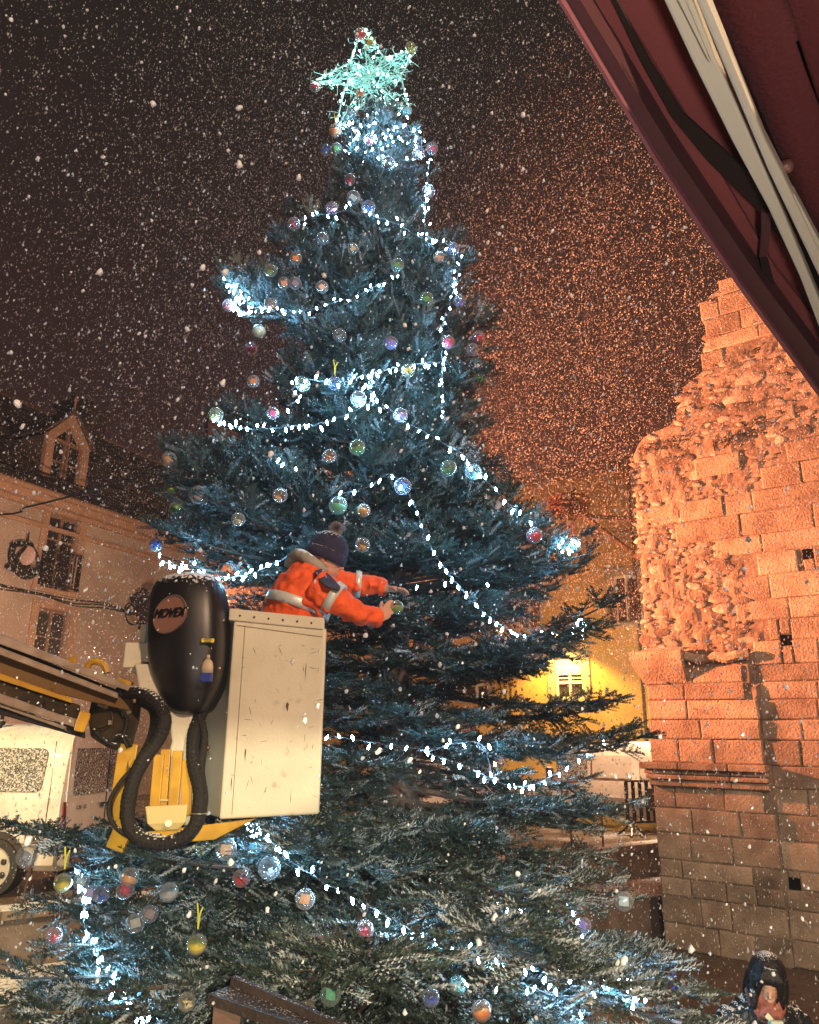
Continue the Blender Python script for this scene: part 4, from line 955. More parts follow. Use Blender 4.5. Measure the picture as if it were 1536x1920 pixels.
# ------------------------------------------------------------------ baubles
BAU = [
(676,64,'red',9,'clear bauble with red card at the very tip of the star'),
(693,78,'yellow',9,'clear bauble with yellow card just under the star\'s top tip'),
(770,90,'yellow',9,'clear bauble with yellow card on the star\'s right arm'),
(591,161,'red',9,'clear bauble with red card hanging at the end of the star\'s left arm'),
(675,176,'orange',9,'clear bauble with orange card in the lower middle of the star'),
(716,194,'teal',9,'teal-tinted clear bauble under the star\'s right leg'),
(763,207,'cyan',9,'pale cyan bauble at the tip of the star\'s lower right leg'),
(661,212,'grey',9,'clear bauble with blue-grey card on the star\'s lower left leg'),
(628,245,'orange',10,'orange bauble with yellow ribbon ends at the star\'s lower left tip'),
(611,281,'blue',9,'blue bauble on the left twig right below the star'),
(632,278,'green',9,'green bauble touching the blue one right below the star'),
(693,262,'pink',9,'bright pink bauble in the treetop centred under the star'),
(785,287,'lilac',10,'lilac bauble at the right shoulder of the treetop'),
(810,278,'pink',10,'pinkish bauble on the rightmost twig of the treetop'),
(729,306,'mauve',11,'clear mauve bauble in the dark needles below the treetop'),
(656,336,'red',9,'red bauble on the left side of the narrow top'),
(663,370,'pale',11,'pale blue clear bauble beside the strong blue one'),
(691,389,'blue',11,'strong blue bauble above the upper light chain'),
(622,390,'pink',10,'pink and white bauble left of the pale blue one, high up'),
(803,359,'lilac',11,'blue-lilac bauble on the right edge of the narrow top'),
(551,419,'red',10,'red bauble at the end of the upper left twig'),
(605,447,'grey',10,'grey-lilac clear bauble under the upper light chain'),
(555,484,'orange',10,'orange and cream bauble, second shoulder on the left'),
(508,507,'lime',10,'yellow-green bauble left of the orange and cream one'),
(533,531,'peach',10,'clear bauble with small peach card in a pair on the left'),
(554,531,'mauve',10,'clear mauve bauble, right of its pair on the left'),
(604,538,'peach',10,'bauble with peach card above the second light chain'),
(662,466,'cream',8,'bauble with bright cream card in the upper middle'),
(745,497,'green',11,'clear green bauble at the right end of the second light chain'),
(823,482,'peach',9,'peach bauble half hidden at the right shoulder'),
(850,466,'violet',10,'violet bauble highest on the right shoulder'),
(800,560,'green',11,'clear green bauble right of the second light chain'),
(862,564,'violet',10,'blue-violet bauble on the right edge below the shoulder'),
(429,572,'red',10,'crimson bauble under the glowing branch end on the far left'),
(509,571,'orange',11,'orange-red bauble at the left start of the second light chain'),
(486,621,'cream',11,'cream clear bauble on the left edge above a crimson one'),
(471,653,'red',10,'crimson bauble below the cream one on the left edge'),
(637,629,'clear',11,'colourless bauble among the dark middle needles'),
(733,643,'violet',11,'violet bauble right of the middle, above the third light chain'),
(840,641,'pink',11,'pinkish clear bauble right, left of a red one'),
(897,633,'red',11,'red bauble on the right edge against the orange snow'),
(886,655,'mauve',10,'dark clear bauble directly beneath the red one on the right edge'),
(891,685,'clear',11,'colourless bauble on the right edge above an olive one'),
(901,708,'green',10,'olive-green bauble lowest of the right edge column'),
(765,695,'yellow',11,'clear bauble with yellow card on the third light chain'),
(475,715,'orange',10,'orange bauble hanging alone on the left edge against the sky'),
(568,721,'lime',12,'pale green bauble at the left of the third light chain'),
(627,719,'blue',11,'blue bauble with yellow ribbon beside the third light chain'),
(672,748,'pale',13,'large pale mint bauble at the upper end of the fourth light chain'),
(405,778,'yellow',12,'yellow bauble at the tip of the left branch over the roofs'),
(512,775,'pink',9,'small pink-red bauble behind the fourth light chain'),
(751,779,'lilac',12,'pale lilac bauble on the chain running down right'),
(670,839,'green',13,'green bauble in the middle of the tree'),
(618,855,'orange',11,'orange-red bauble left of the green middle one'),
(317,861,'amber',12,'amber bauble where the black cable meets the far left bough'),
(841,878,'green',13,'clear bauble with green card right of the middle'),
(888,885,'cyan',13,'cyan bauble on the right, beside the chain to the street'),
(755,912,'blue',14,'blue glassy bauble at the top of the long right-hand chain'),
(318,916,'lime',10,'lime bauble on the far left bough below the amber one'),
(372,928,'clear',15,'large colourless bauble on the far left bough'),
(330,953,'green',11,'pale green bauble crossed by a dark ribbon, far left'),
(447,974,'cream',11,'cream bauble left, above the worker\'s chain of lights'),
(525,929,'peach',12,'peach clear bauble above the worker, in dark needles'),
(634,948,'mint',15,'mint green bauble above the worker\'s hat'),
(682,957,'amber',11,'small amber bauble to the right of the mint one'),
(680,1022,'amber',12,'orange-brown bauble beside the worker\'s hat'),
(292,1022,'blue',11,'blue bauble at the leftmost branch tip before the house'),
(1002,1004,'red',13,'dark red bauble on the right-hand bough below the chain'),
(1075,1022,'pale',13,'pale bauble with red ribbon at the right-hand bough\'s end'),
(65,1570,'amber',16,'amber yellow bauble in front of the parked van'),
(50,1606,'clear',16,'colourless snowy bauble below the amber one by the van wheel'),
(118,1655,'yellow',14,'bauble with square yellow card, low on the left'),
(153,1653,'pale',12,'white-blue bauble above the bright light cluster, low left'),
(168,1675,'lilac',13,'lilac bauble, left of a touching pair by the light cluster'),
(190,1677,'blue',13,'blue clear bauble, right of a touching pair by the light cluster'),
(243,1645,'peach',15,'peach bauble on a silvery ribbon under the hose'),
(235,1669,'pink',14,'crimson-pink bauble below the peach one, under the hose'),
(317,1673,'clear',15,'colourless bauble in dark needles under the lift'),
(254,1731,'clear',15,'colourless bauble with scrap of paper, front one of a pair low left'),
(281,1714,'mauve',13,'faint clear bauble behind its neighbour, low left'),
(325,1587,'cream',12,'bauble with white card directly under the hose loop'),
(380,1590,'lime',12,'dim yellow-green bauble under the lift\'s yellow plate'),
(424,1593,'peach',17,'large bauble with square peach card under the bucket'),
(476,1582,'cyan',14,'cyan glowing bauble under the bucket beside the lights'),
(452,1647,'red',14,'red bauble in the dark below the bucket'),
(505,1628,'silver',18,'large silvery blue bauble below the bucket'),
(572,1686,'peach',16,'peach and white bauble under the lowest light chain'),
(610,1765,'clear',15,'colourless bauble with crumpled paper, lower middle'),
(685,1742,'pink',14,'dark pink clear bauble just below the lowest chain'),
(369,1771,'yellow',16,'clear bauble with yellow card on long yellow ribbon'),
(620,1865,'mint',17,'clear bauble with mint card at the bottom'),
(679,1857,'cyan',16,'clear bauble with pale cyan card at the bottom'),
(574,1895,'amber',15,'bauble with diamond-turned orange card over the snowy board'),
(815,1790,'green',15,'green bauble hanging below the lowest chain\'s middle'),
(858,1848,'teal',13,'teal bauble near the bottom, right of centre'),
(927,1815,'cream',17,'clear bauble with cream card beneath the lowest chain'),
(903,1895,'orange',16,'clear bauble with orange card and red ribbon at the bottom edge'),
(808,1870,'blue',13,'dark blue bauble at the bottom, left of the teal one'),
(90,1880,'clear',15,'faint colourless bauble in the bottom left corner'),
(350,1878,'cream',12,'crumpled cream bauble left of the wooden board'),
(102,1754,'red',12,'red bauble against the stained wall, low left'),
(1170,1690,'pale',16,'pale mint bauble at the tip of the low right bough'),
(1075,1700,'blue',11,'blue and red bauble half hidden on the low right side'),
(1095,1735,'violet',12,'violet clear bauble beside two bulbs, low right'),
(1268,1914,'silver',18,'white bauble on a dark blue ribbon at the bottom right'),
]
COL = dict(red=(.62,.03,.04),yellow=(.75,.62,.05),orange=(.80,.30,.06),teal=(.10,.45,.42),cyan=(.35,.68,.75),grey=(.35,.40,.48),blue=(.06,.16,.62),green=(.18,.42,.08),pink=(.65,.06,.16),
 lilac=(.48,.42,.68),mauve=(.38,.28,.33),pale=(.55,.70,.74),lime=(.50,.62,.16),peach=(.80,.48,.28),cream=(.80,.72,.48),clear=(.55,.55,.55),violet=(.32,.22,.55),amber=(.72,.38,.10),mint=(.22,.62,.42),silver=(.62,.68,.80))
TINT = {k: clear('clear_plastic_'+k, tuple(min(1, .72+.28*c) for c in v), .8) for k, v in COL.items()}
CARD = {k: mat('paper_'+k, v, .7) for k, v in COL.items()}
fil = mat('dark_thread', (0.03,0.03,0.04), .6); rib_m = {'y': mat('yellow_ribbon', (.75,.70,.08), .5), 'b': mat('blue_ribbon', (.02,.03,.25), .5), 'r': mat('red_ribbon', (.45,.02,.03), .5), 's': mat('silver_ribbon', (.5,.6,.65), .3)}
RIB = {(628,245):'y',(627,719):'y',(369,1771):'y',(1268,1914):'b',(1075,1022):'r',(903,1895):'r',(243,1645):'s',(118,1655):'y'}
shell_me = None
def bauble(p, rad, col, label, px, rib=None, cardrot=None, tw=True):
    global shell_me
    root = empty('bauble', p, label, 'bauble', 'clear baubles with coloured cards hung on the tree' if tw else None)
    if shell_me is None:
        m = MB(); m.ell((0,0,0), 1.0, 22, 14); o = m.build('shell', None, root, smooth=True, local=True); shell_me = o.data
        cpm = MB(); cpm.tube([(0,0,.97),(0,0,1.12)], .2, 10); cpm.ring((0,0,1.25), .13, .03, (1,0,0), 12, 5)
        bauble.cap = cpm.build('cap', fil, root, local=True).data
        c1 = MB(); c1.box((0,0,0), (1.05,.05,.95)); c1.box((.12,.1,-.25), (.6,.04,.5), Matrix.Rotation(.5,3,'Z')); bauble.card = c1.build('card', None, root, local=True).data
        c2 = MB(); rr = random.Random(5)
        P_ = [Vector((rr.uniform(-.6,.6), rr.uniform(-.5,.5), rr.uniform(-.75,.1))) for _ in range(14)]
        for i in range(12): c2.add([P_[i], P_[(i+1) % 14], P_[(i+2) % 14]], [(0,1,2)])
        bauble.paper = c2.build('paper', None, root, local=True).data
        c3 = MB(); rings = []
        for j in range(7):
            t = math.pi/2*j/6; rings.append([Vector((math.cos(a)*.93*math.cos(t), math.sin(a)*.93*math.cos(t), -.93*math.sin(t)*.98-.0)) for a in [k*math.pi/9 for k in range(18)]])
        c3.loft(rings); bauble.half = c3.build('filling', None, root, smooth=True, local=True).data
        for o in list(root.children): bpy.data.objects.remove(o)
    def ch(name, me, m, sc=None, rot=(0,0,0)):
        o = bpy.data.objects.new(name, me); C.objects.link(o); o.parent = root; o.scale = [rad*(sc or 1)]*3; o.rotation_euler = rot
        if not me.materials: me.materials.append(m)
        if m is not None:
            o.material_slots[0].link = 'OBJECT'; o.material_slots[0].material = m
        return o
    ch('shell', shell_me, TINT[col]); ch('cap', bauble.cap, None)
    rr = random.Random(int(px*7+p.z*100)); yaw = rr.uniform(-.5,.5)
    kind = rr.random()
    if px > 0 and (cardrot is not None or kind < .45): ch('card', bauble.card, CARD[col], .95, (rr.uniform(-.3,.3), cardrot if cardrot is not None else rr.uniform(-.6,.6), yaw))
    elif kind < .72: ch('filling', bauble.half, CARD[col], .98, (rr.uniform(-.35,.35), rr.uniform(-.35,.35), 0))
    else: ch('paper', bauble.paper, CARD[col], 1.0, (0, rr.uniform(-.4,.4), rr.uniform(0,6)))
    rbm = MB(); t0 = Vector((0,0,rad*1.35)); ln_ = .05
    if rib:
        w_ = .006
        l2 = .13 if rib in ('y','b') else .10
        for sx_ in (-.014, .017):
            m_q = t0+Vector((sx_*.3,-.003,l2*.55)); rbm.beam(t0, m_q, .007, .002, up=(0,1,0)); rbm.beam(m_q, t0+Vector((sx_,0,l2*(.95 if sx_ < 0 else .8))), .008, .002, up=(0,1,0))
        if rib == 'b': rbm.beam(t0+Vector((0,0,l2)), t0+Vector((0,0,l2+.1)), .01, .004, up=(0,1,0))
        rbm.build('ribbon', rib_m[rib], root, local=True)
    else:
        rbm.tube([t0, t0+Vector((.01,0,ln_*.6)), t0+Vector((0,.012,ln_*1.6))], .0015, 4); rbm.build('thread', fil, root, local=True)
    return root
for i, (px, py, col, rpx, lab) in enumerate(BAU):
    if py < 250: p = W(px, py, TY-.22)
    else: p = surf(px, py, 1.03 if py < 1600 else 1.13)
    dep = (p-EYE).dot(C3 @ Vector((0,0,-1))); rad = min(.066, max(.045, 1.18*rpx*dep/FPX))
    bauble(p, rad, col, lab, px, RIB.get((px, py)), .78 if (px, py) == (574,1895) else (.05 if (px, py) in ((424,1593),(927,1815),(620,1865),(679,1857)) else None))
    keep_clear.append((p.x, p.y, p.z, rad*1.45)); ow = Vector((p.x-axis(p.z), p.y-TY, 0)); ow = ow.normalized()*.10 if ow.length > .01 else ow; keep_clear.append((p.x+ow.x, p.y+ow.y, p.z, rad*1.7)); keep_clear.append((p.x+ow.x*2.2, p.y+ow.y*2.2, p.z, rad*1.7))

# ------------------------------------------------------------------ light chains
led = emis('cool_white_led', (0.27,0.64,1.0), 230)
wire_m = mat('dark_light_cable', (0.06,0.07,0.08), .5)
bm_ = MB(); bm_.tube([(0,0,0),(0,0,-.012),(0,0,-.022),(0,0,-.030)], [.003,.0062,.0056,.0012], 8); blb = bm_.build('bulb', led, None, smooth=True, local=True); bulb_me = blb.data; bpy.data.objects.remove(blb)
def chain(pts, label, step=.075, jit=.012, out_=1.06, wire=True, dense=1, sc=1.0):
    P_ = [surf(x, y, out_) if not isinstance(x, Vector) else x for x, y in pts]
    Q_, _ = spline(P_, [0]*len(P_), 14)
    for q in Q_[::3]:
        ow = Vector((q.x-axis(q.z), q.y-TY, 0)); ow = ow.normalized() if ow.length > .01 else ow
        for e__ in (.0,.09,.18): keep_clear.append((q.x+ow.x*e__, q.y+ow.y*e__, q.z, .035+.25*e__))
    root = empty('light_chain', Q_[len(Q_)//2], label, 'string lights', 'chains of cool white lights wound round the tree')
    if wire:
        m = MB(); m.tube([q + Vector((rt.uniform(-.004,.004), rt.uniform(-.004,.004), rt.uniform(-.006,.006))) for q in Q_], .0045, 5); m.build('wire', wire_m, root)
    acc = 0; i = 0; n = 0
    for a_, b_ in zip(Q_, Q_[1:]):
        l = (b_-a_).length; 
        while acc <= l and n < 96:
            p = a_.lerp(b_, acc/max(l, 1e-6)) + Vector((rt.gauss(0,jit), rt.gauss(0,jit), rt.gauss(0,jit)))
            o = bpy.data.objects.new('bulb', bulb_me); C.objects.link(o); o.parent = root; o.location = p - root.location
            fl_ = 0 if rt.random() < .75 else math.pi
            o.rotation_euler = (rt.uniform(-.6,.6), rt.uniform(-.6,.6)+fl_, 0); s_ = rt.uniform(.9,1.35)*sc; o.scale = (s_,)*3
            acc += step*rt.uniform(.75,1.3); n += 1
        acc -= l
    return root
chain([(640,232),(690,262),(745,242),(790,262),(770,300),(700,285),(640,268)], 'chain of lights circling the treetop right under the star', .06, .03, sc=.75)
chain([(650,225),(668,240),(700,228),(722,244),(752,230),(766,248),(742,262),(712,275),(690,252),(660,262)], 'scattered bulbs in the twigs between the star and the circling chain', .045, .04, sc=.7)
chain([(806,290),(800,350),(797,400),(800,440),(835,455),(862,480),(858,520),(845,560),(832,600),(828,640),(829,690),(831,740),(834,790)], 'long chain running down the upper right edge of the tree', .085, .02, sc=.8)
chain([(556,412),(590,404),(625,400),(650,395),(690,402),(740,418),(780,440),(815,465)], 'chain crossing the narrow top from the small red bauble on the left', .06, .022, sc=.8)
chain([(422,520),(440,545),(432,565),(460,560),(470,575),(510,578),(560,583),(612,572),(665,556),(712,532),(745,512)], 'second chain from the glowing left branch end up to the green bauble', .065, .016, sc=.85)
chain([(560,705),(600,715),(640,718),(680,704),(725,692),(770,684),(815,680),(840,676)], 'third chain in the upper middle, past the bauble with yellow card', .07, .014)
chain([(404,788),(440,800),(490,804),(540,800),(590,796),(640,780),(690,757),(700,735)], 'fourth chain sagging from the yellow bauble at the left branch tip', .06, .012)
chain([(724,762),(760,790),(800,812),(840,835),(868,852),(890,880),(915,905),(945,935),(975,962),(1000,980)], 'chain slanting down right from the middle to the right-hand bough', .085, .006)
chain([(640,925),(690,915),(730,888),(765,925),(785,965),(800,1010),(830,1060),(862,1100),(900,1142),(945,1175),(985,1192),(1030,1188),(1070,1180),(1098,1165)], 'long chain hanging to the right of the worker to the glowing bough end', .095, .006)
chain([(300,1050),(335,1062),(370,1070),(410,1082),(450,1080),(490,1068),(525,1050),(560,1035)], 'chain behind the black hood leading to the worker\'s hat', .055, .014)
chain([(612,1380),(660,1386),(720,1396),(780,1404),(830,1422),(880,1440),(925,1462),(965,1474),(1010,1468),(1060,1440),(1100,1412),(1140,1388)], 'chain across the tree right of the bucket at half height', .10, .012)
chain([(455,1545),(490,1562),(520,1590),(545,1615),(590,1645),(640,1672),(690,1698),(745,1728),(800,1758),(860,1778),(930,1800),(1000,1818),(1070,1832),(1140,1842),(1195,1858)], 'lowest long chain sweeping from under the bucket to the bottom right', .075, .008, out_=1.16)
chain([(140,1635),(150,1665),(160,1700),(158,1730),(172,1765),(186,1798),(205,1828),(232,1862),(248,1895),(275,1925)], 'chain falling down the lower left corner over the stained wall', .035, .014)
chain([(1060,1690),(1078,1715),(1090,1740),(1096,1765)], 'short row of lights in the low right side above the wet paving', .06, .012, wire=True)
chain([(935,1692),(960,1700),(985,1705)], 'two or three lone bulbs in the dark lower right needles', .09, .01)
chain([(1165,1835),(1190,1850),(1205,1870),(1180,1865),(1195,1840)], 'tight bright knot of lights on the snowy bottom right bough', .03, .02, out_=1.2)
chain([(430,530),(455,555),(440,575),(470,590)], 'knot of lights lighting the left branch end blue', .035, .02)
chain([(1050,1015),(1070,1030),(1085,1018)], 'few lights at the end of the right-hand bough below the ornament', .04, .02)
chain([(1075,1195),(1090,1180),(1080,1165),(1098,1172)], 'knot of lights at the tip of the bough over the lit window', .035, .015)
chain([(466,1548),(480,1556),(470,1566),(488,1545)], 'knot of lights glowing right under the bucket', .035, .018)
chain([(540,760),(560,745),(548,730),(570,715)], 'short rise of lights beside the small pink-red bauble', .05, .015)
chain([(700,700),(690,725),(706,745),(698,760)], 'cluster of lights above the pale mint bauble', .045, .02)
chain([(520,870),(545,875),(560,890)], 'few lights among the shadowed left middle needles', .06, .02)
chain([(790,1100),(860,1105),(930,1120)], 'faint scattered lights inside the tree right of the worker', .16, .03, wire=False)
chain([(800,1410),(850,1395),(905,1400),(925,1470)], 'loose lights on the blue-lit branches right of the bucket', .08, .03)
chain([(880,1850),(960,1840),(1040,1868),(1120,1862)], 'loose lights in the snowy needles at the bottom', .12, .03, out_=1.16)

# stray black cable to the left house
a_ = W(300, 873, TY-.3); b_ = W(-40, 968, 6.0); cmid = a_.lerp(b_, .5) - Vector((0,0,.05))
cb = MB(); cb.tube([a_, a_.lerp(cmid,.5)-Vector((0,0,.01)), cmid, b_.lerp(cmid,.5)-Vector((0,0,.01)), b_, b_+Vector((-4,2,.4))], .008, 6, smooth=4)
tag(cb.build('power_cable', M['rubber']), 'thin black cable stretched from the far left bough to the plastered house', 'cable')

# ------------------------------------------------------------------ star
FS = TY-.05
tips = [(680,52),(782,88),(768,212),(628,246),(583,155)]; inn = [(722,110),(752,142),(698,180),(648,158),(655,118)]
sc0 = W(690, 142, FS)
star = empty('star_topper', W(700, 215, FS), 'glowing turquoise wire star with tangled lights on top of the tree', 'star')
def S3(px, py, dy=0): return W(px, py, FS+dy)
ring_ = []
for t_, i_ in zip(tips, inn): ring_ += [t_, i_]
fm = MB()
for dy in (-.09, .09):
    P_ = [S3(*q, dy if k % 2 else dy*.25) for k, q in enumerate(ring_)]
    for k in range(10): fm.tube([P_[k], P_[(k+1) % 10]], .009, 6)
    cc = S3(690,142,dy*1.6)
    for k in range(0, 10): fm.tube([P_[k], cc], .006, 5)
for k in range(1, 10, 2): fm.tube([S3(*ring_[k],-.09), S3(*ring_[k],.09)], .007, 5)
star_wire = emis('turquoise_wire_glow', (0.22,0.70,0.66), 0.20, (0.35,0.66,0.64))  # faint emission on frame and wires stands for light from the bulbs
fm.build('frame', star_wire, star)
tg = MB(); rs2 = random.Random(9)
tris = []
for k in range(5):
    t_ = tips[k]; a1 = inn[k]; a0 = inn[k-1]; tris.append((t_, a0, a1)); tris.append(((690,142), a0, a1))
def rp(bias=1.0):
    T_ = rs2.choice(tris); a_, b_ = rs2.random(), rs2.random()
    if a_+b_ > 1: a_, b_ = 1-a_, 1-b_
    x = T_[0][0] + a_*(T_[1][0]-T_[0][0]) + b_*(T_[2][0]-T_[0][0]); y = T_[0][1] + a_*(T_[1][1]-T_[0][1]) + b_*(T_[2][1]-T_[0][1])
    return x, y, rs2.uniform(-.10,.10)*(a_+b_ if T_[0] != (690,142) else 1)
for k in range(420):
    p = S3(*rp()); d1 = Vector((rs2.gauss(0,.045), rs2.gauss(0,.03), rs2.gauss(0,.045))); d2 = d1 + Vector((rs2.gauss(0,.04), rs2.gauss(0,.02), rs2.gauss(0,.04)))
    tg.tube([p, p+d1, p+d2], rs2.uniform(.0018,.0034), 4, cap=False, smooth=3)
tg.build('tangled_wire', star_wire, star)
led2 = emis('turquoise_white_led', (0.50,1.0,0.94), 110)
bm_ = MB(); bm_.ell((0,0,0), (.0085,.0085,.013), 8, 6); blb = bm_.build('bulb', led2, None, smooth=True, local=True); b2 = blb.data; bpy.data.objects.remove(blb)
for k in range(98):
    x, y, dy = rp()
    if k < 70: 
        kk = k % 10; t0_ = ring_[kk]; t1_ = ring_[(kk+1) % 10]; u = ((k//10)+.5)/7; x = t0_[0]*(1-u)+t1_[0]*u + rs2.gauss(0,1.5); y = t0_[1]*(1-u)+t1_[1]*u + rs2.gauss(0,1.5)
    o = bpy.data.objects.new('bulb', b2); C.objects.link(o); o.parent = star; o.location = S3(x, y, dy) - star.location; s_ = rs2.uniform(.7,1.15); o.scale = (s_,)*3

# ------------------------------------------------------------------ tree meshes
def assemble(name, material, parent):
    Vs, Ts, Ms, base = [], [], [], 0
    kc = np.array(keep_clear, dtype=np.float32)
    for (tv, tt, top_, sh_), lst in zip(SPR, inst):
        A = np.array(lst, dtype=np.float32)
        p = A[:,0:3]; f_ = A[:,3:6]; u_ = A[:,6:9]; sc = A[:,9]
        f_ /= np.linalg.norm(f_, axis=1, keepdims=True); sd = np.cross(u_, f_); sd /= np.linalg.norm(sd, axis=1, keepdims=True)+1e-9; up = np.cross(f_, sd)
        tipp = p + f_*sc[:,None]*.6
        ok = np.ones(len(A), bool)
        for k0 in range(0, len(kc), 200):
            K = kc[k0:k0+200]
            for q in (p, tipp, p+f_*sc[:,None]*.95):
                d2 = ((q[:,None,:]-K[None,:,:3])**2).sum(2); ok &= (d2 > (K[None,:,3]+.012)**2).all(1)
        ok &= p[:,2] > .12
        p, f_, sd, up, sc = p[ok], f_[ok], sd[ok], up[ok], sc[ok]
        M_ = np.stack([f_, sd, up], axis=2)*sc[:,None,None]
        v = np.einsum('nij,kj->nki', M_, tv) + p[:,None,:]
        n, k = v.shape[:2]
        Vs.append(v.reshape(-1,3)); r0_ = np.random.default_rng(len(A)); hgt = p[:,2]
        # snow has settled on the upper needles, most on the low outer boughs
        right = np.clip((p[:,0]+.2)/1.2, 0, 1)
        pr = np.interp(hgt, [.8,1.6,2.3,3.2,6,9], [.62,.55,.30,.10,.08,.22])*(.45+.55*np.where(hgt < 2.2, right, 1))
        sn_ = r0_.random(n) < pr; full = r0_.random(n) < pr*.45
        ns_ = sh_.max()+1; fr_ = np.interp(hgt, [.8,2.3,3.2,5,9], [.20,.09,.05,.13,.22])[:,None]
        rr_ = r0_.random((n, ns_)); sm_ = np.where(rr_ < fr_, 3, np.where(rr_ < fr_+.30, 2, 0)); mi = sm_[:,sh_].astype(np.int32)
        fs_ = (r0_.random((n, ns_)) < .55)[:,sh_] & full[:,None]; side_f = r0_.random((n, len(tt))) < .5
        topm = np.zeros(len(tt), bool); topm[top_] = True
        mi[(sn_[:,None] & topm[None,:]) | (fs_ & side_f)] = 1
        Ms.append(mi.ravel())
        Ts.append((tt[None] + (np.arange(n)*k)[:,None,None] + base).reshape(-1,3)); base += n*k
    V = np.concatenate(Vs).astype(np.float32); T = np.concatenate(Ts).astype(np.int32)
    V -= np.array(parent.location[:], dtype=np.float32)
    me = bpy.data.meshes.new(name); me.vertices.add(len(V)); me.vertices.foreach_set('co', V.ravel())
    me.loops.add(T.size); me.loops.foreach_set('vertex_index', T.ravel()); me.polygons.add(len(T))
    me.polygons.foreach_set('loop_start', np.arange(0, T.size, 3, dtype=np.int32)); me.polygons.foreach_set('loop_total', np.full(len(T), 3, dtype=np.int32))
    me.materials.append(material); me.materials.append(snowy_needles); me.materials.append(mid_needles); me.materials.append(frost_needles); me.polygons.foreach_set('material_index', np.concatenate(Ms)); me.update(calc_edges=True)
    o = bpy.data.objects.new(name, me); C.objects.link(o); o.parent = parent
    print('crown tris', len(T), 'sprigs', sum(len(l) for l in inst)); return o
snowy_needles = mat('snow_coated_needles', (.50,.54,.56), .7, 0, col2=(.28,.33,.34), scale=30)
mid_needles = mat('lighter_needles', (.035,.060,.045), .5, 0, col2=(.060,.092,.072), scale=9)
frost_needles = mat('frosted_needles', (.10,.14,.135), .6, 0, col2=(.20,.25,.25), scale=14)
needles = bpy.data.materials.new('fir_needles'); needles.use_nodes = True; t = needles.node_tree; b = t.nodes['Principled BSDF']
tcn = t.nodes.new('ShaderNodeTexCoord'); n1_ = t.nodes.new('ShaderNodeTexNoise'); n1_.inputs['Scale'].default_value = 3.0; n1_.inputs['Detail'].default_value = 6
n2_ = t.nodes.new('ShaderNodeTexNoise'); n2_.inputs['Scale'].default_value = 38; n2_.inputs['Detail'].default_value = 3
t.links.new(tcn.outputs['Object'], n1_.inputs['Vector']); t.links.new(tcn.outputs['Object'], n2_.inputs['Vector'])
r_ = t.nodes.new('ShaderNodeValToRGB'); r_.color_ramp.elements[0].position = .35; r_.color_ramp.elements[1].position = .65
r_.color_ramp.elements[0].color = (.012,.022,.017,1); r_.color_ramp.elements[1].color = (.032,.052,.040,1); t.links.new(n1_.outputs['Fac'], r_.inputs[0])
gg = t.nodes.new('ShaderNodeNewGeometry'); hs_ = t.nodes.new('ShaderNodeHueSaturation'); mr_ = t.nodes.new('ShaderNodeMapRange'); mr_.inputs[3].default_value = .7; mr_.inputs[4].default_value = 1.35
t.links.new(gg.outputs['Random Per Island'], mr_.inputs[0]); t.links.new(mr_.outputs[0], hs_.inputs['Value']); t.links.new(r_.outputs[0], hs_.inputs['Color'])
# settled snow, thickest on the low boughs: height in the object plus patches
sx_ = t.nodes.new('ShaderNodeSeparateXYZ'); t.links.new(tcn.outputs['Object'], sx_.inputs[0])
hm = t.nodes.new('ShaderNodeMapRange'); hm.inputs[1].default_value = 3.0; hm.inputs[2].default_value = 0.9; hm.inputs[3].default_value = -.03; hm.inputs[4].default_value = .02
t.links.new(sx_.outputs['Z'], hm.inputs[0])
ad_ = t.nodes.new('ShaderNodeMath'); ad_.operation = 'ADD'; t.links.new(n2_.outputs['Fac'], ad_.inputs[0]); t.links.new(hm.outputs[0], ad_.inputs[1])
mr2 = t.nodes.new('ShaderNodeMapRange'); mr2.inputs[1].default_value = .60; mr2.inputs[2].default_value = .66; mr2.inputs[4].default_value = .85; t.links.new(ad_.outputs[0], mr2.inputs[0])
mx_ = t.nodes.new('ShaderNodeMix'); mx_.data_type = 'RGBA'; mx_.inputs[7].default_value = (.60,.64,.66,1)
t.links.new(mr2.outputs[0], mx_.inputs[0]); t.links.new(hs_.outputs[0], mx_.inputs[6]); t.links.new(mx_.outputs[2], b.inputs['Base Color']); b.inputs['Roughness'].default_value = .5; b.inputs['Specular IOR Level'].default_value = .6
tree = empty('christmas_tree', (axis(0), TY, 0), 'tall decorated fir tree in the middle of the snowy plaza', 'tree')
assemble('crown', needles, tree)
bark = mat('fir_bark', (0.06,0.04,0.03), .9, 0, col2=(0.11,0.08,0.06), scale=20, bump=.6)
trk = MB(); trk.tube([Vector((axis(z_), TY, z_)) for z_ in np.linspace(0, ZTOP+.1, 24)], [.17*(1-k/24)+.012 for k in range(24)], 12)
trk.build('trunk', bark, tree, smooth=True); wood_mb.build('branches', bark, tree)
# ------------------------------------------------------------------ aerial lift
LY = 4.15
def Q(px, py, dy=0.0): return W(px, py, LY+dy)
lift = empty('aerial_lift', Q(500, 1530), 'truck-mounted aerial work lift with cream bucket, black hood and orange-brown boom', 'aerial lift')
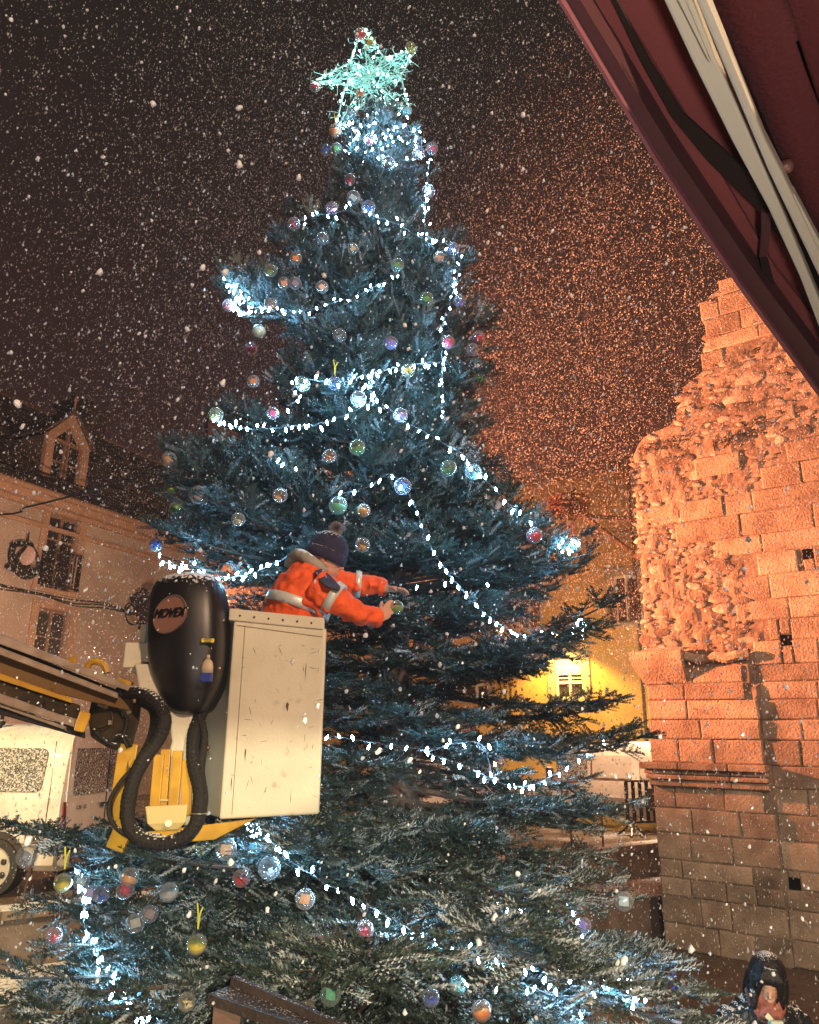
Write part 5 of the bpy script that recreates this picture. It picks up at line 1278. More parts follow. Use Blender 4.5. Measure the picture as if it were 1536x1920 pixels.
# bucket: open fibreglass box, slightly turned
bk_ = MB()
b0, b1, b2, b3 = Q(438,1160), Q(612,1178), Q(598,1527), Q(410,1537)
dpt = Vector((-.30, .60, 0))
fx = (b1-b0).normalized()
def shell(P4, d, th=.03):
    a_, b_, c_, e_ = P4
    m = MB()
    m.hexa([e_, c_, c_+Vector((0,th,0)), e_+Vector((0,th,0)), a_, b_, b_+Vector((0,th,0)), a_+Vector((0,th,0))])
    m.hexa([e_+d, c_+d, c_+d+Vector((0,th,0)), e_+d+Vector((0,th,0)), a_+d, b_+d, b_+d+Vector((0,th,0)), a_+d+Vector((0,th,0))])
    for (t_, l_, sg) in ((a_, e_, 1), (b_, c_, -1)):
        x = Vector((th*sg,0,0)); y = Vector((0,th,0))
        m.hexa([l_+y, l_+x+y, l_+x+d, l_+d, t_+y, t_+x+y, t_+x+d, t_+d])
    m.hexa([e_+Vector((th,th,.0)), c_+Vector((-th,th,.0)), c_+d+Vector((-th,0,0)), e_+d+Vector((th,0,0)), e_+Vector((th,th,.03)), c_+Vector((-th,th,.03)), c_+d+Vector((-th,0,.03)), e_+d+Vector((th,0,.03))])
    return m
scr = M['cream_paint']
o = shell((b0,b1,b2,b3), dpt).build('bucket', scr, lift); bevel(o, .018, 3)
rimm = MB(); up_ = Vector((0,0,.065))
r0_, r1_ = Q(428,1163,-.012), Q(607,1181,-.012)
rimm.hexa([r0_, r1_, r1_+Vector((0,.05,0)), r0_+Vector((0,.05,0)), r0_+up_, r1_+up_, r1_+up_+Vector((0,.05,0)), r0_+up_+Vector((0,.05,0))])
for q_, sg in ((r0_,1),(r1_,-1)):
    x = Vector((.045*sg,0,0)); rimm.hexa([q_+Vector((0,.051,0)), q_+x+Vector((0,.051,0)), q_+x+dpt, q_+dpt, q_+Vector((0,.051,0))+up_, q_+x+Vector((0,.051,0))+up_, q_+x+dpt+up_, q_+dpt+up_])
o = rimm.build('rim', scr, lift); bevel(o, .008)
rv = MB()
for k in range(6): p = r0_.lerp(r1_, .12+.15*k)+Vector((0,-.002,.03)); rv.ell(p, (.006,.004,.006), 8, 5)
rv.build('rivet', M['dark_steel'], lift)
# seam and scuffs as thin worn strips
sf = MB(); rs3 = random.Random(4)
for k in range(42):
    u, v_ = rs3.uniform(.08,.94), rs3.uniform(.05,.93); p = b0.lerp(b1, u).lerp(b3.lerp(b2, u), v_) + Vector((0,-.0015,0))
    a_ = rs3.uniform(-1.9,-1.0) if rs3.random() < .6 else rs3.uniform(-.5,.5); l_ = rs3.uniform(.008,.05); d_ = Vector((math.cos(a_)*l_, 0, math.sin(a_)*l_)); n_ = Vector((-math.sin(a_),0,math.cos(a_)))*rs3.uniform(.0003,.0008)
    sf.add([p-n_, p+d_*.5-n_*2, p+d_, p+d_*.5+n_*2, p+n_], [(0,1,2,3,4)])
for (u, v_, l_, w_) in ((.62,.42,.05,.012),(.22,.66,.07,.006),(.80,.20,.10,.003),(.1,.80,.08,.004)):
    p = b0.lerp(b1, u).lerp(b3.lerp(b2, u), v_) + Vector((0,-.002,0)); sf.add([p, p+Vector((w_,0,-.2*l_)), p+Vector((w_*.5,0,-l_)), p+Vector((-w_*.4,0,-.4*l_))], [(0,1,2,3)])
sf.build('scratches', mat('scratch_marks', (0.10,0.08,0.05), .8), lift)
ln_ = MB(); p = b0.lerp(b1,.13)+Vector((0,-.002,0)); q = b3.lerp(b2,.13)+Vector((0,-.002,0)); ln_.beam(p+Vector((0,0,-.03)), q+Vector((0,0,.02)), .003, .002, up=(0,1,0))
p1_ = b0.lerp(b3,.035)+Vector((.02,-.002,0)); p2_ = b1.lerp(b2,.05)+Vector((-.02,-.002,0)); ln_.beam(p1_, p2_, .004, .002, up=(0,1,0)); ln_.build('moulded_seam', mat('seam_tan', (0.25,0.20,0.12), .7), lift)  # seams drawn as thin strips of darker tan

# hood: lofted black cover with a ridge
rows = [(1077,338,385,.05),(1079,322,400,.10),(1088,300,414,.15),(1105,288,420,.18),(1135,283,425,.2),(1180,281,428,.21),(1230,280,426,.2),(1262,287,423,.19),(1292,299,416,.17),(1315,309,405,.14),(1330,314,398,.12),(1339,326,386,.10),(1342,340,372,.05)]
hood = MB(); rings = []
for py, xl, xr, dd in rows:
    ring_ = []
    a_ = Q(xl, py, .0); b_ = Q(xr, py, .0); c_ = (a_+b_)/2; hw = (b_-a_).x/2
    for k in range(28):
        t = 2*math.pi*k/28; cx_ = math.cos(t); sy = math.sin(t)
        x = hw*math.copysign(abs(cx_)**.45, cx_); y = dd*math.copysign(abs(sy)**.55, sy)
        yy = y
        if sy < 0:      # front face: left lobe angled back, crease at 45 % of the width
            u = (x/hw+1)/2
            yy = y*(1.0 if u > .42 else .55+.45*u/.42) - (.03*math.exp(-((u-.46)/.07)**2))
        ring_.append(Vector((c_.x+x, c_.y+yy, c_.z)))
    rings.append(ring_)
hood.loft(rings); o = hood.build('hood', M['black_plastic'], lift, smooth=True); sb = o.modifiers.new('sub', 'SUBSURF'); sb.levels = sb.render_levels = 1
# emblem on the left lobe
ec = Q(319, 1152, -.200); ex_ = Vector((.95,-.30,.04)).normalized(); ey_ = Vector((.10,.05,1)).normalized(); en = ex_.cross(ey_)
em = MB(); er = .088
em.add([ec + ex_*math.cos(2*math.pi*k/36)*er*1.02 + ey_*math.sin(2*math.pi*k/36)*er*1.12 - en*(-.004) for k in range(36)] + [ec + ex_*math.cos(2*math.pi*k/36)*er*1.02 + ey_*math.sin(2*math.pi*k/36)*er*1.12 - en*.05 for k in range(36)],
       [tuple(range(36))] + [(k, 36+k, 36+(k+1) % 36, (k+1) % 36) for k in range(36)])
em.build('emblem', mat('emblem_plastic', (0.24,0.12,0.09), .35, bump=.1), lift)
rg = MB(); P_ = [ec + en*.006 + ex_*math.cos(2*math.pi*k/36)*er*1.02 + ey_*math.sin(2*math.pi*k/36)*er*1.12 for k in range(37)]; rg.tube(P_, .0045, 6, cap=False)
rg.build('emblem_rim', mat('rim_plastic', (0.16,0.10,0.08), .3), lift, smooth=True)
text_mb('MOVEX', .066, .016, ec+en*.008+ey_*.004, ex_, ey_, .25, .80).build('lettering', mat('black_lettering', (0.008,0.007,0.007), .35), lift)
tp = MB(); tp.fbox(Frame((0,0,0), 90), 0, 0, 0, 0, 0, 0); tp = MB(); a_ = ec+en*.009+ey_*.029+ex_*.012; tp.beam(a_, a_+ex_*.052, .010, .009, up=en); pass
# sticker, plug, bolts on the right lobe
yc_ = -.215
st_ = MB(); p = Q(390,1201,yc_-.004); st_.prism([p+Vector((x,0,z)) for x, z in ((-.03,-.011),(-.012,-.008),(.012,-.008),(.03,-.011),(.033,0),(.03,.011),(.012,.008),(-.012,.008),(-.03,.011),(-.033,0))], Vector((0,-.003,0)))
st_.build('sticker', mat('yellow_sticker', (.75,.60,.08), .5), lift)
s2 = MB()
for k in range(2): s2.box(p+Vector((0,-.0045,.0035-.007*k)), (.042-.008*k,.001,.003))
s2.build('sticker_lines', M['rubber'], lift)
pl = MB(); p = Q(388,1262,yc_-.01)
pl.loft([[p+Vector((math.cos(a_)*r_, math.sin(a_)*r_*.5, z_)) for a_ in [k*math.pi/8 for k in range(16)]] for r_, z_ in ((.030,-.0),(.030,.03),(.024,.055),(.012,.068))]); pl.loft([[p+Vector((math.cos(a_)*r_, math.sin(a_)*r_*.5, z_)) for a_ in [k*math.pi/8 for k in range(16)]] for r_, z_ in ((.009,.068),(.010,.085),(.007,.09))])
pl.build('spray_bottle', mat('beige_plastic', (.50,.40,.28), .5), lift, smooth=True)
pl = MB(); pl.box(p+Vector((0,-.0,-.022)), (.058,.03,.044)); o = pl.build('bottle_label', mat('blue_label', (.03,.05,.28), .4), lift); bevel(o, .004)
bl = MB()
for px, py in ((418,1163),(411,1253)): bl.ell(Q(px,py,-.17), (.008,.006,.008), 10, 6)
bl.build('bolt', mat('bright_bolt', (.6,.55,.5), .25, .9), lift)

# cream mast, box and yellow bracket under the hood
c_ = MB(); c_.loft([[Q(x0,y,-.06), Q(x1,y,-.06), Q(x1,y,.10), Q(x0,y,.10)] for y, x0, x1 in ((1245,252,330),(1300,262,372),(1345,316,362),(1390,322,352),(1430,312,360),(1480,300,368),(1530,296,372),(1548,300,366))][::-1])
o = c_.build('mast', M['cream_paint'], lift); bevel(o, .01)
c_ = MB(); a_ = Q(229,1252,.02); b_ = Q(285,1205,.02); c_.box((a_+b_)/2+Vector((0,.08,0)), (abs(b_.x-a_.x), .16, abs(b_.z-a_.z))); o = c_.build('control_box', M['cream_paint'], lift); bevel(o, .008)
MB().box(Q(272,1190,.08), (.03,.08,.10)).build('box_bracket', M['cream_paint'], lift); MB().box(Q(262,1258,.06), (.08,.08,.02)).build('box_bracket', M['cream_paint'], lift)
c_ = MB()
for x0, x1, y0, y1, dy in ((299,289,1415,1530,-.11),(312,303,1405,1530,-.09),(334,324,1408,1528,-.12),(352,349,1425,1530,-.10)):
    c_.beam(Q(x0,y0,dy), Q(x1,y1,dy), .022, .05)
o = c_.build('yellow_rib', M['yellow_paint'], lift); bevel(o, .004)
c_ = MB(); a_ = Q(276,1540,-.10); b_ = Q(350,1533,-.10); c_.loft([[Q(272,1512,-.14),Q(352,1508,-.14),Q(352,1508,.06),Q(272,1512,.06)],[Q(276,1545,-.14),Q(348,1542,-.14),Q(348,1542,.06),Q(276,1545,.06)],[Q(292,1558,-.12),Q(335,1556,-.12),Q(335,1556,.05),Q(292,1558,.05)]]); c_.box(Q(312,1500,-.10), (.06,.04,.012)); o = c_.build('pivot_block', mat('cream_yellow', (.62,.50,.22), .45, 0, bump=.05), lift); bevel(o, .012)
c_ = MB(); c_.tube([Q(316,1544,-.155), Q(316,1544,-.135)], .017, 12); c_.tube([Q(316,1544,-.165), Q(316,1544,-.155)], .011, 6); c_.build('pivot_bolt', mat('dark_bolt', (.08,.05,.04), .3, .8), lift)
c_ = MB(); c_.hexa([Q(252,1586,-.10),Q(402,1575,-.10),Q(402,1575,.20),Q(252,1586,.20),Q(256,1562,-.10),Q(480,1535,-.10),Q(480,1535,.20),Q(256,1562,.20)]); o = c_.build('base_plate', M['yellow_paint'], lift); bevel(o, .006)
c_ = MB(); c_.beam(Q(243,1395,.05), Q(222,1540,.05), .045, .10); c_.beam(Q(212,1560,.02), Q(243,1572,.02), .05, .14); o = c_.build('side_strut', M['yellow_paint'], lift); bevel(o, .006)
c_ = MB(); c_.tube([Q(243,1395,.04), Q(240,1440,.03)], .006, 6); c_.build('strut_edge', mat('bare_metal', (.6,.55,.5), .3, .9), lift)
# boom: nested steel beams coming in from the left
def strip(pts, dy0, dy1, yz=-.5):
    """pts: picture outline left to right; the left end stands nearer the camera than the right"""
    m = MB(); f_ = [W(x, y, LY + dy0 + yz*(270-x)/270) for x, y in pts]; b_ = [W(x, y, LY + dy1 + yz*(270-x)/270) for x, y in pts]
    n = len(pts); m.add(f_+b_, [tuple(range(n))[::-1], tuple(range(n, 2*n))] + [(i, (i+1) % n, n+(i+1) % n, n+i) for i in range(n)]); return m
X0 = -120
def yl(x0, y0, x1, y1, x): return y0 + (y1-y0)*(x-x0)/(x1-x0)
def bar_(x_end, ya0, yb0, ya1, yb1, d0, d1, name, m_, xs=X0, ref=0):
    """upper edge y: ya0 at x=0 to ya1 at x_end; lower edge yb0 -> yb1"""
    P_ = [(xs, yl(0,ya0,x_end,ya1,xs)), (x_end, ya1), (x_end, yb1), (xs, yl(0,yb0,x_end,yb1,xs))]
    o = strip(P_, d0, d1).build(name, m_, lift); bevel(o, .005); return o
bar_(268, 1188, 1208, 1294, 1306, .0, .16, 'boom_rail', M['boom_steel'])
bar_(222, 1213, 1228, 1300, 1311, .0, .16, 'boom_rail', M['boom_steel'])
bar_(236, 1205, 1216, 1300, 1308, .04, .14, 'rail_slot', M['rubber'])
bar_(250, 1226, 1275, 1308, 1335, .07, .15, 'inner_boom', mat('boom_inner_brown', (.16,.09,.03), .5, .3, bump=.1))
bar_(135, 1262, 1275, 1310, 1319, .03, .10, 'yellow_flange', M['yellow_paint'])
bar_(150, 1275, 1304, 1322, 1350, .06, .12, 'inner_web', M['dark_steel'])
bar_(140, 1300, 1318, 1349, 1364, .0, .14, 'lower_rail', M['boom_steel'])
bar_(125, 1318, 1326, 1362, 1370, .02, .14, 'lower_rail_flange', M['boom_steel'])
bar_(160, 1326, 1340, 1368, 1385, .05, .15, 'underside_chain', M['rubber'])
c_ = MB()
for k in range(7):
    x = 8+k*23; c_.ell(W(x, 1280+x*.34, LY+.045-.5*(270-x)/270), (.006,.005,.006), 8, 5)
    c_.ell(W(x, 1297+x*.345, LY+.045-.5*(270-x)/270), (.006,.005,.006), 8, 5)
c_.build('rail_bolt', mat('zinc_bolt', (.6,.57,.52), .3, .9), lift)
P_ = [(150,1333),(170,1337),(169,1346),(158,1374),(138,1370),(140,1360)]; o = strip(P_, -.02, .16).build('end_cap', M['yellow_paint'], lift); bevel(o, .006)
c_ = MB()
c_.add([Q(124,1239,.02),Q(141,1226,.02),Q(144,1246,.02),Q(134,1240,.06),Q(124,1239,.09),Q(141,1226,.09),Q(144,1246,.09)], [(0,1,2),(6,5,4),(0,4,5,1),(1,5,6,2),(2,6,4,0)])
c_.tube([Q(163,1252,.05), Q(170,1243,.05), Q(182,1240,.05), Q(196,1248,.05), Q(201,1262,.05)], .018, 8, smooth=4)
c_.beam(Q(222,1274,.04), Q(248,1283,.04), .03, .02)
o = c_.build('boom_lug', M['yellow_paint'], lift)
c_ = MB(); c_.beam(Q(256,1290,-.005), Q(268,1302,-.005), .03, .03); c_.tube([Q(185,1320,.0), Q(200,1326,.0)], .012, 8); c_.build('clamp', mat('zinc', (.5,.48,.42), .35, .8), lift)
# dark knuckle at the boom tip
c_ = MB(); c_.loft([[Q(172,1312,.04),Q(265,1318,.04),Q(265,1318,.2),Q(172,1312,.2)],[Q(165,1345,.02),Q(262,1350,.02),Q(262,1350,.2),Q(165,1345,.2)],[Q(170,1382,.04),Q(252,1385,.04),Q(252,1385,.2),Q(170,1382,.2)],[Q(205,1404,.06),Q(246,1410,.06),Q(246,1410,.18),Q(205,1404,.18)]])
o = c_.build('knuckle', M['dark_steel'], lift); bevel(o, .01)
c_ = MB(); kc_ = Q(190,1346,.0); c_.ring(kc_, .058, .004, (0,-1,0), 28); c_.tube([kc_+Vector((0,.03,0)), kc_], .05, 24); o = c_.build('pulley', M['dark_steel'], lift)
c_ = MB(); c_.box(Q(200,1326,-.01), (.022,.02,.016)); c_.box(Q(207,1355,-.01), (.016,.02,.022)); c_.beam(Q(232,1322,.03), Q(240,1340,.03), .02, .05); c_.build('bracket', mat('zinc_tab', (.45,.42,.36), .4, .7), lift)
c_ = MB()
for P_ in ([(205,1392),(222,1380),(240,1385),(246,1400)], [(175,1368),(200,1392),(225,1398)], [(228,1330),(238,1350),(232,1380),(240,1402)]):
    c_.tube([Q(x,y,.0) for x, y in P_], .010, 6, smooth=4)
c_.build('small_hose', M['rubber'], lift, smooth=True)
# corrugated hoses
def hose(pts, r_, name, ribs=True, n=12):
    P_, _ = spline([Vector(p) for p in pts], [0]*len(pts), 10); L_ = [0]
    for a_, b_ in zip(P_, P_[1:]): L_.append(L_[-1]+(b_-a_).length)
    m = MB(); N = int(L_[-1]/.011); Z_ = []
    Pn = []
    for k in range(N+1):
        s_ = L_[-1]*k/N; i = max(0, min(len(L_)-2, next((j for j in range(len(L_)-1) if L_[j+1] >= s_), len(L_)-2))); t = (s_-L_[i])/max(1e-6, L_[i+1]-L_[i]); Pn.append(P_[i].lerp(P_[i+1], t))
        Z_.append(r_*(1.0 if k % 2 else .95)*(1+.05*math.sin(k*.37)))
    m.tube(Pn, Z_, n); return m.build(name, M['rubber'], lift, smooth=not ribs)
hose([Q(225,1298,.02),Q(262,1300,-.06),Q(293,1318,-.12),Q(308,1348,-.15),Q(298,1385,-.15),Q(272,1420,-.16),Q(252,1460,-.18),Q(240,1510,-.18),Q(244,1552,-.18),Q(275,1577,-.18),Q(320,1580,-.18),Q(355,1562,-.18),Q(372,1530,-.17),Q(374,1480,-.14),Q(362,1420,-.10),Q(366,1370,-.06),Q(378,1335,-.02)], .036, 'bundled_hose')
hose([Q(262,1312,-.02),Q(285,1325,-.05),Q(292,1350,-.06),Q(286,1385,-.06),Q(268,1420,-.08),Q(255,1450,-.12)], .030, 'bundled_hose')
hose([Q(250,1440,-.16),Q(225,1468,-.17),Q(207,1500,-.17),Q(205,1528,-.17),Q(218,1552,-.17),Q(245,1570,-.17)], .012, 'looped_hose', n=8)
hose([Q(262,1440,-.10),Q(250,1480,-.12),Q(233,1530,-.12),Q(262,1565,-.12),Q(300,1572,-.12)], .022, 'bundled_hose')
hose([Q(372,1340,-.05),Q(383,1380,-.08),Q(377,1440,-.10),Q(383,1500,-.12),Q(372,1550,-.15)], .020, 'bundled_hose')
c_ = MB(); c_.box(Q(384,1398,.0), (.03,.03,.05)); c_.ell(Q(388,1403,-.02), (.016,.01,.016), 10, 6); c_.build('catch', M['dark_steel'], lift)
c_ = MB(); c_.ring(Q(372,1525,-.17), .040, .003, (0,0,1)); c_.build('hose_clip', mat('zinc_clip', (.5,.5,.45), .3, .8), lift)
c_ = MB(); c_.hexa([Q(228,1335,.25),Q(232,1335,.25),Q(232,1335,.3),Q(228,1335,.3),Q(228,1300,.25),Q(232,1300,.25),Q(232,1300,.3),Q(228,1300,.3)]); c_.build('stay', M['dark_steel'], lift)

# ------------------------------------------------------------------ worker
WY = 4.50
def B(px, py, dy=0.0): return W(px, py, WY+dy)
wk = empty('person', B(545, 1520), 'worker in orange jacket and navy bobble hat leaning out of the bucket', 'person')
skin = mat('skin', (.55,.30,.22), .55, 0, bump=.05); 
def cloth_mat(name, col, col2, sc=14, fold=.5, rough=.75, snow=0):
    return mat(name, col, rough, 0, col2=col2, scale=sc, bump=fold, bscale=22, snow=snow, contrast=(.3,.75))
org = cloth_mat('orange_hivis', (.90,.13,.025), (.72,.09,.02)); refl = mat('reflective_tape', (.66,.68,.64), .35, .2, bump=.15, bscale=60)
navy = cloth_mat('navy_cloth', (.018,.018,.04), (.03,.03,.055)); hoodm = cloth_mat('grey_fleece_hood', (.38,.35,.30), (.28,.26,.22), snow=.5)
def finger(m, base, dirn, up, l, r_, curl):
    P_ = [Vector(base)]; d = Vector(dirn).normalized(); ax_ = d.cross(Vector(up)).normalized()
    for k, f_ in enumerate((.45,.32,.23)):
        P_.append(P_[-1] + d*l*f_); d = Matrix.Rotation(curl, 3, ax_) @ d
    m.tube(P_, [r_, r_*.95, r_*.85, r_*.7], 8)
def hand(m, wrist, dirn, palm_n, side_, curl, scale=1.0, spread=.25, thumb=1):
    """palm_n points out of the palm; side_ towards the thumb"""
    w_ = Vector(wrist); d = Vector(dirn).normalized(); s_ = Vector(side_); s_ = (s_-d*s_.dot(d)).normalized(); n_ = Vector(palm_n); n_ = (n_-d*n_.dot(d)).normalized()
    rot = Matrix((d, s_, n_)).transposed()
    m.ell(w_+d*.045*scale, (.052*scale,.040*scale,.017*scale), 14, 9, rot)
    for k, (o_, l_) in enumerate(((.030,.072),(.010,.080),(-.011,.074),(-.030,.058))):
        b_ = w_ + d*(.082-.006*abs(k-1))*scale + s_*o_*scale
        finger(m, b_, d + s_*(o_*spread*20)*.1, -n_, l_*scale, .0092*scale, -curl*(1+.12*k))
    finger(m, w_ + d*.035*scale + s_*.034*scale, (d*.7+s_*.75+n_*.35), -n_, .062*scale, .0105*scale, -curl*.5)
body = MB()
hp_ = B(613, 1046, 0)        # head centre
face_d = Vector((.93, -.10, -.36)).normalized(); hu = Vector((.36, .0, .93)); hu = (hu-face_d*hu.dot(face_d)).normalized(); hs2 = hu.cross(face_d)
hr = Matrix((face_d, hs2, hu)).transposed()
body.ell(hp_, (.098,.078,.115), 20, 14, hr)
body.ell(hp_+hr@Vector((.035,0,-.065)), (.062,.056,.062), 14, 10, hr)                 # jaw
body.ell(hp_+hr@Vector((.078,0,-.100)), (.020,.024,.018), 10, 8, hr)                   # chin
body.tube([hp_+hr@Vector((.088,0,.005)), hp_+hr@Vector((.112,0,-.028)), hp_+hr@Vector((.092,0,-.042))], [.009,.013,.008], 8)   # nose
body.ell(hp_+hr@Vector((.088,0,-.064)), (.014,.022,.007), 10, 6, hr); body.ell(hp_+hr@Vector((.086,0,-.077)), (.013,.020,.007), 10, 6, hr)
for sg in (-1,1): body.ell(hp_+hr@Vector((.0,.078*sg,-.02)), (.018,.008,.030), 10, 8, hr); body.ell(hp_+hr@Vector((.060,.036*sg,-.036)), (.022,.020,.018), 8, 6, hr)
neckb = B(585, 1085, .02); body.tube([hp_+hr@Vector((-.02,0,-.06)), neckb], [.055,.062], 14)
# near (right) arm skin and far arm skin under the sleeves
nw = B(714, 1160, -.06); nh_d = (B(737,1133,-.02)-nw).normalized()
fw = B(722, 1103, .22)
body.tube([B(580,1100,.02), B(604,1108,-.14), B(660,1143,-.17), B(690,1155,-.12), nw, nw+nh_d*.02], [.06,.04,.036,.032,.028,.026], 12)
body.tube([B(580,1100,.05), B(612,1092,.19), B(648,1095,.24), B(682,1098,.26), fw, fw+Vector((.02,0,-.002))], [.06,.04,.036,.032,.027,.026], 12)
body.tube([neckb, B(570,1115,.02), B(560,1140,.02), B(530,1225,.02)], [.05,.08,.12,.13], 16)
for sx in (-.09,.10): body.tube([B(532,1215,.02)+Vector((0,sx,0)), B(535,1370,.03)+Vector((.03,sx,0)), B(528,1512,.03)+Vector((0,sx,0)), B(540,1520,.03)+Vector((.05,sx,0))], [.10,.07,.05,.045], 12)
hand(body, nw, nh_d, Vector((.55,.45,-.35)), Vector((.2,.2,1)), .45, 1.0)
hand(body, fw+Vector((.005,0,0)), Vector((.93,-.05,-.10)), Vector((-.1,.1,-1)), Vector((.1,-1,.1)), .5, 1.0)
o = body.build('body', skin, wk); remesh(o, .0055, 3)
ey = MB()
for sg in (-1,1): ey.ell(hp_+hr@Vector((.078,.034*sg,-.008)), (.010,.012,.008), 10, 8, hr)
ey.build('eye', mat('eye_dark', (.02,.015,.012), .2), wk, smooth=True)
ebm = MB()
for sg in (-1,1): ebm.tube([hp_+hr@Vector((.090,.018*sg,.010)), hp_+hr@Vector((.078,.052*sg,.010))], .005, 6)
ebm.tube([hp_+hr@Vector((.03,-.079,.02)), hp_+hr@Vector((.02,-.080,-.03))], .006, 6)
ebm.build('eyebrow', mat('dark_hair', (.03,.02,.015), .7), wk)
# jacket: torso + sleeves in one surface
jk = MB()
def ering(c, dx, dy, ax_=(0,1,0), n=20): pass
def torso_ring(pc, depth, half, dirn):
    """ellipse around pc, perpendicular to dirn; half = half thickness in the picture plane, depth = half width in Y"""
    d = Vector(dirn).normalized(); a_ = Vector((0,1,0)); b_ = d.cross(a_).normalized()
    return [pc + b_*math.cos(2*math.pi*k/22)*half + a_*math.sin(2*math.pi*k/22)*depth for k in range(22)]
td_ = (B(590,1075)-B(530,1200)).normalized()
TR = [((518,1245),.21,.175),((535,1200),.22,.185),((548,1165),.225,.185),((562,1130),.24,.180),((576,1102),.25,.165),((588,1080),.22,.130),((596,1066),.14,.095),((602,1058),.08,.075)]
jk.loft([torso_ring(B(*c_, .02), dp_, hf, td_) for c_, dp_, hf in TR])
nsl = [B(596,1100,-.17), B(628,1122,-.19), B(662,1144,-.18), B(690,1155,-.12), B(708,1160,-.08)]
nr = [.104,.083,.068,.060,.048]
jk.tube(nsl, nr, 16, smooth=4)
fsl = [B(612,1090,.2), B(648,1094,.24), B(680,1096,.27), B(702,1098,.25), B(719,1102,.225)]
fr_ = [.105,.082,.067,.060,.046]
jk.tube(fsl, fr_, 16, smooth=4)
# folds
for P_, r_ in (([B(560,1120,-.20),B(590,1140,-.21),B(604,1165,-.18)],.014),([B(580,1112,-.22),B(600,1130,-.24),B(615,1150,-.22)],.012),([B(540,1140,-.2),B(570,1160,-.2),B(590,1175,-.18)],.013),([B(655,1125,-.22),B(668,1140,-.245),B(664,1158,-.22)],.012),([B(680,1140,-.17),B(688,1152,-.19),B(682,1165,-.16)],.010),([B(520,1120,-.14),B(545,1100,-.16),B(566,1090,-.18)],.012),([B(664,1085,.2),B(670,1098,.17),B(664,1112,.2)],.010),([B(690,1086,.2),B(694,1098,.18),B(690,1110,.2)],.010)):
    jk.tube(P_, [r_*.6, r_*1.3, r_*.6], 8, smooth=4)
o = jk.build('jacket', org, wk); remesh(o, .011, 4)
db_ = bpy.data.textures.new('cloth_creases', 'WOOD'); db_.wood_type = 'BANDNOISE'; db_.noise_scale = .10; db_.turbulence = 9; d3_ = o.modifiers.new('creases', 'DISPLACE'); d3_.texture = db_; d3_.strength = .016; d3_.texture_coords = 'LOCAL'
dm_ = bpy.data.textures.new('cloth_folds', 'CLOUDS'); dm_.noise_scale = .035; dm_.noise_depth = 2; d2_ = o.modifiers.new('folds', 'DISPLACE'); d2_.texture = dm_; d2_.strength = .022; d2_.mid_level = .5; d2_.texture_coords = 'LOCAL'
# cuffs: ribbed ends
cf = MB(); cf.tube([B(703,1159,-.09), B(713,1161,-.075)], [.056,.050], 14, cap=False); cf.tube([B(714,1101,.225), B(724,1103,.22)], [.055,.050], 14, cap=False); cf.build('cuff', org, wk, smooth=True)
# reflective bands follow the same sections, a few mm proud
def band(rings, name='reflective_band'):
    m = MB(); m.loft(rings, cap=False); o = m.build(name, refl, wk, smooth=True)
    sd_ = o.modifiers.new('solid', 'SOLIDIFY'); sd_.thickness = .004; return o
def tr(t):   # interpolated torso ring, grown
    i = min(int(t), len(TR)-2); f_ = t-i; (a_, d0, h0), (b_, d1, h1_) = TR[i], TR[i+1]
    return torso_ring(B(a_[0]+(b_[0]-a_[0])*f_, a_[1]+(b_[1]-a_[1])*f_, .02), d0+(d1-d0)*f_+.010, h0+(h1_-h0)*f_+.010, td_ + Vector((-.10,0,.0)))
band([tr(2.55), tr(2.8), tr(3.05)])
def sleeve_band(a_, b_, ra, rb, tilt=0):
    d = (b_-a_).normalized(); m = []
    for t in (0,.5,1): 
        c_ = a_.lerp(b_, t); r_ = ra+(rb-ra)*t; u_ = d.orthogonal().normalized(); v2 = d.cross(u_); m.append([c_+(u_*math.cos(2*math.pi*k/20)+v2*math.sin(2*math.pi*k/20))*r_ for k in range(20)])
    return band(m)
sleeve_band(B(620,1117,-.19), B(634,1126,-.19), .101, .094)
sleeve_band(B(666,1095,.262), B(677,1096,.266), .086, .082)
# vertical brace from shoulder at the chest
# navy yoke on the shoulder
yk = MB(); yk.loft([[B(x,y,dy-.022)+Vector((0,-th_,0)) for x, y, dy in ((590,1072,-.16),(604,1068,-.13),(620,1080,-.18),(640,1102,-.235),(636,1110,-.26),(612,1102,-.265),(596,1088,-.22))] for th_ in (.0,.035)]); o = yk.build('shoulder_patch', cloth_mat('navy_patch', (.03,.025,.05), (.05,.04,.07), snow=.3), wk); remesh(o, .006, 4)
# hood roll behind the neck
hd_ = MB(); hd_.tube([B(540,1058,.10), B(548,1046,.0), B(562,1040,-.08), B(580,1050,-.13), B(598,1062,-.14), B(612,1072,-.12)], [.028,.034,.038,.036,.032,.024], 12, smooth=4); hd_.tube([B(545,1060,-.02), B(560,1052,.0), B(580,1062,.02)], [.04,.055,.05], 12, smooth=3)
o = hd_.build('hood', hoodm, wk); remesh(o, .008, 4)
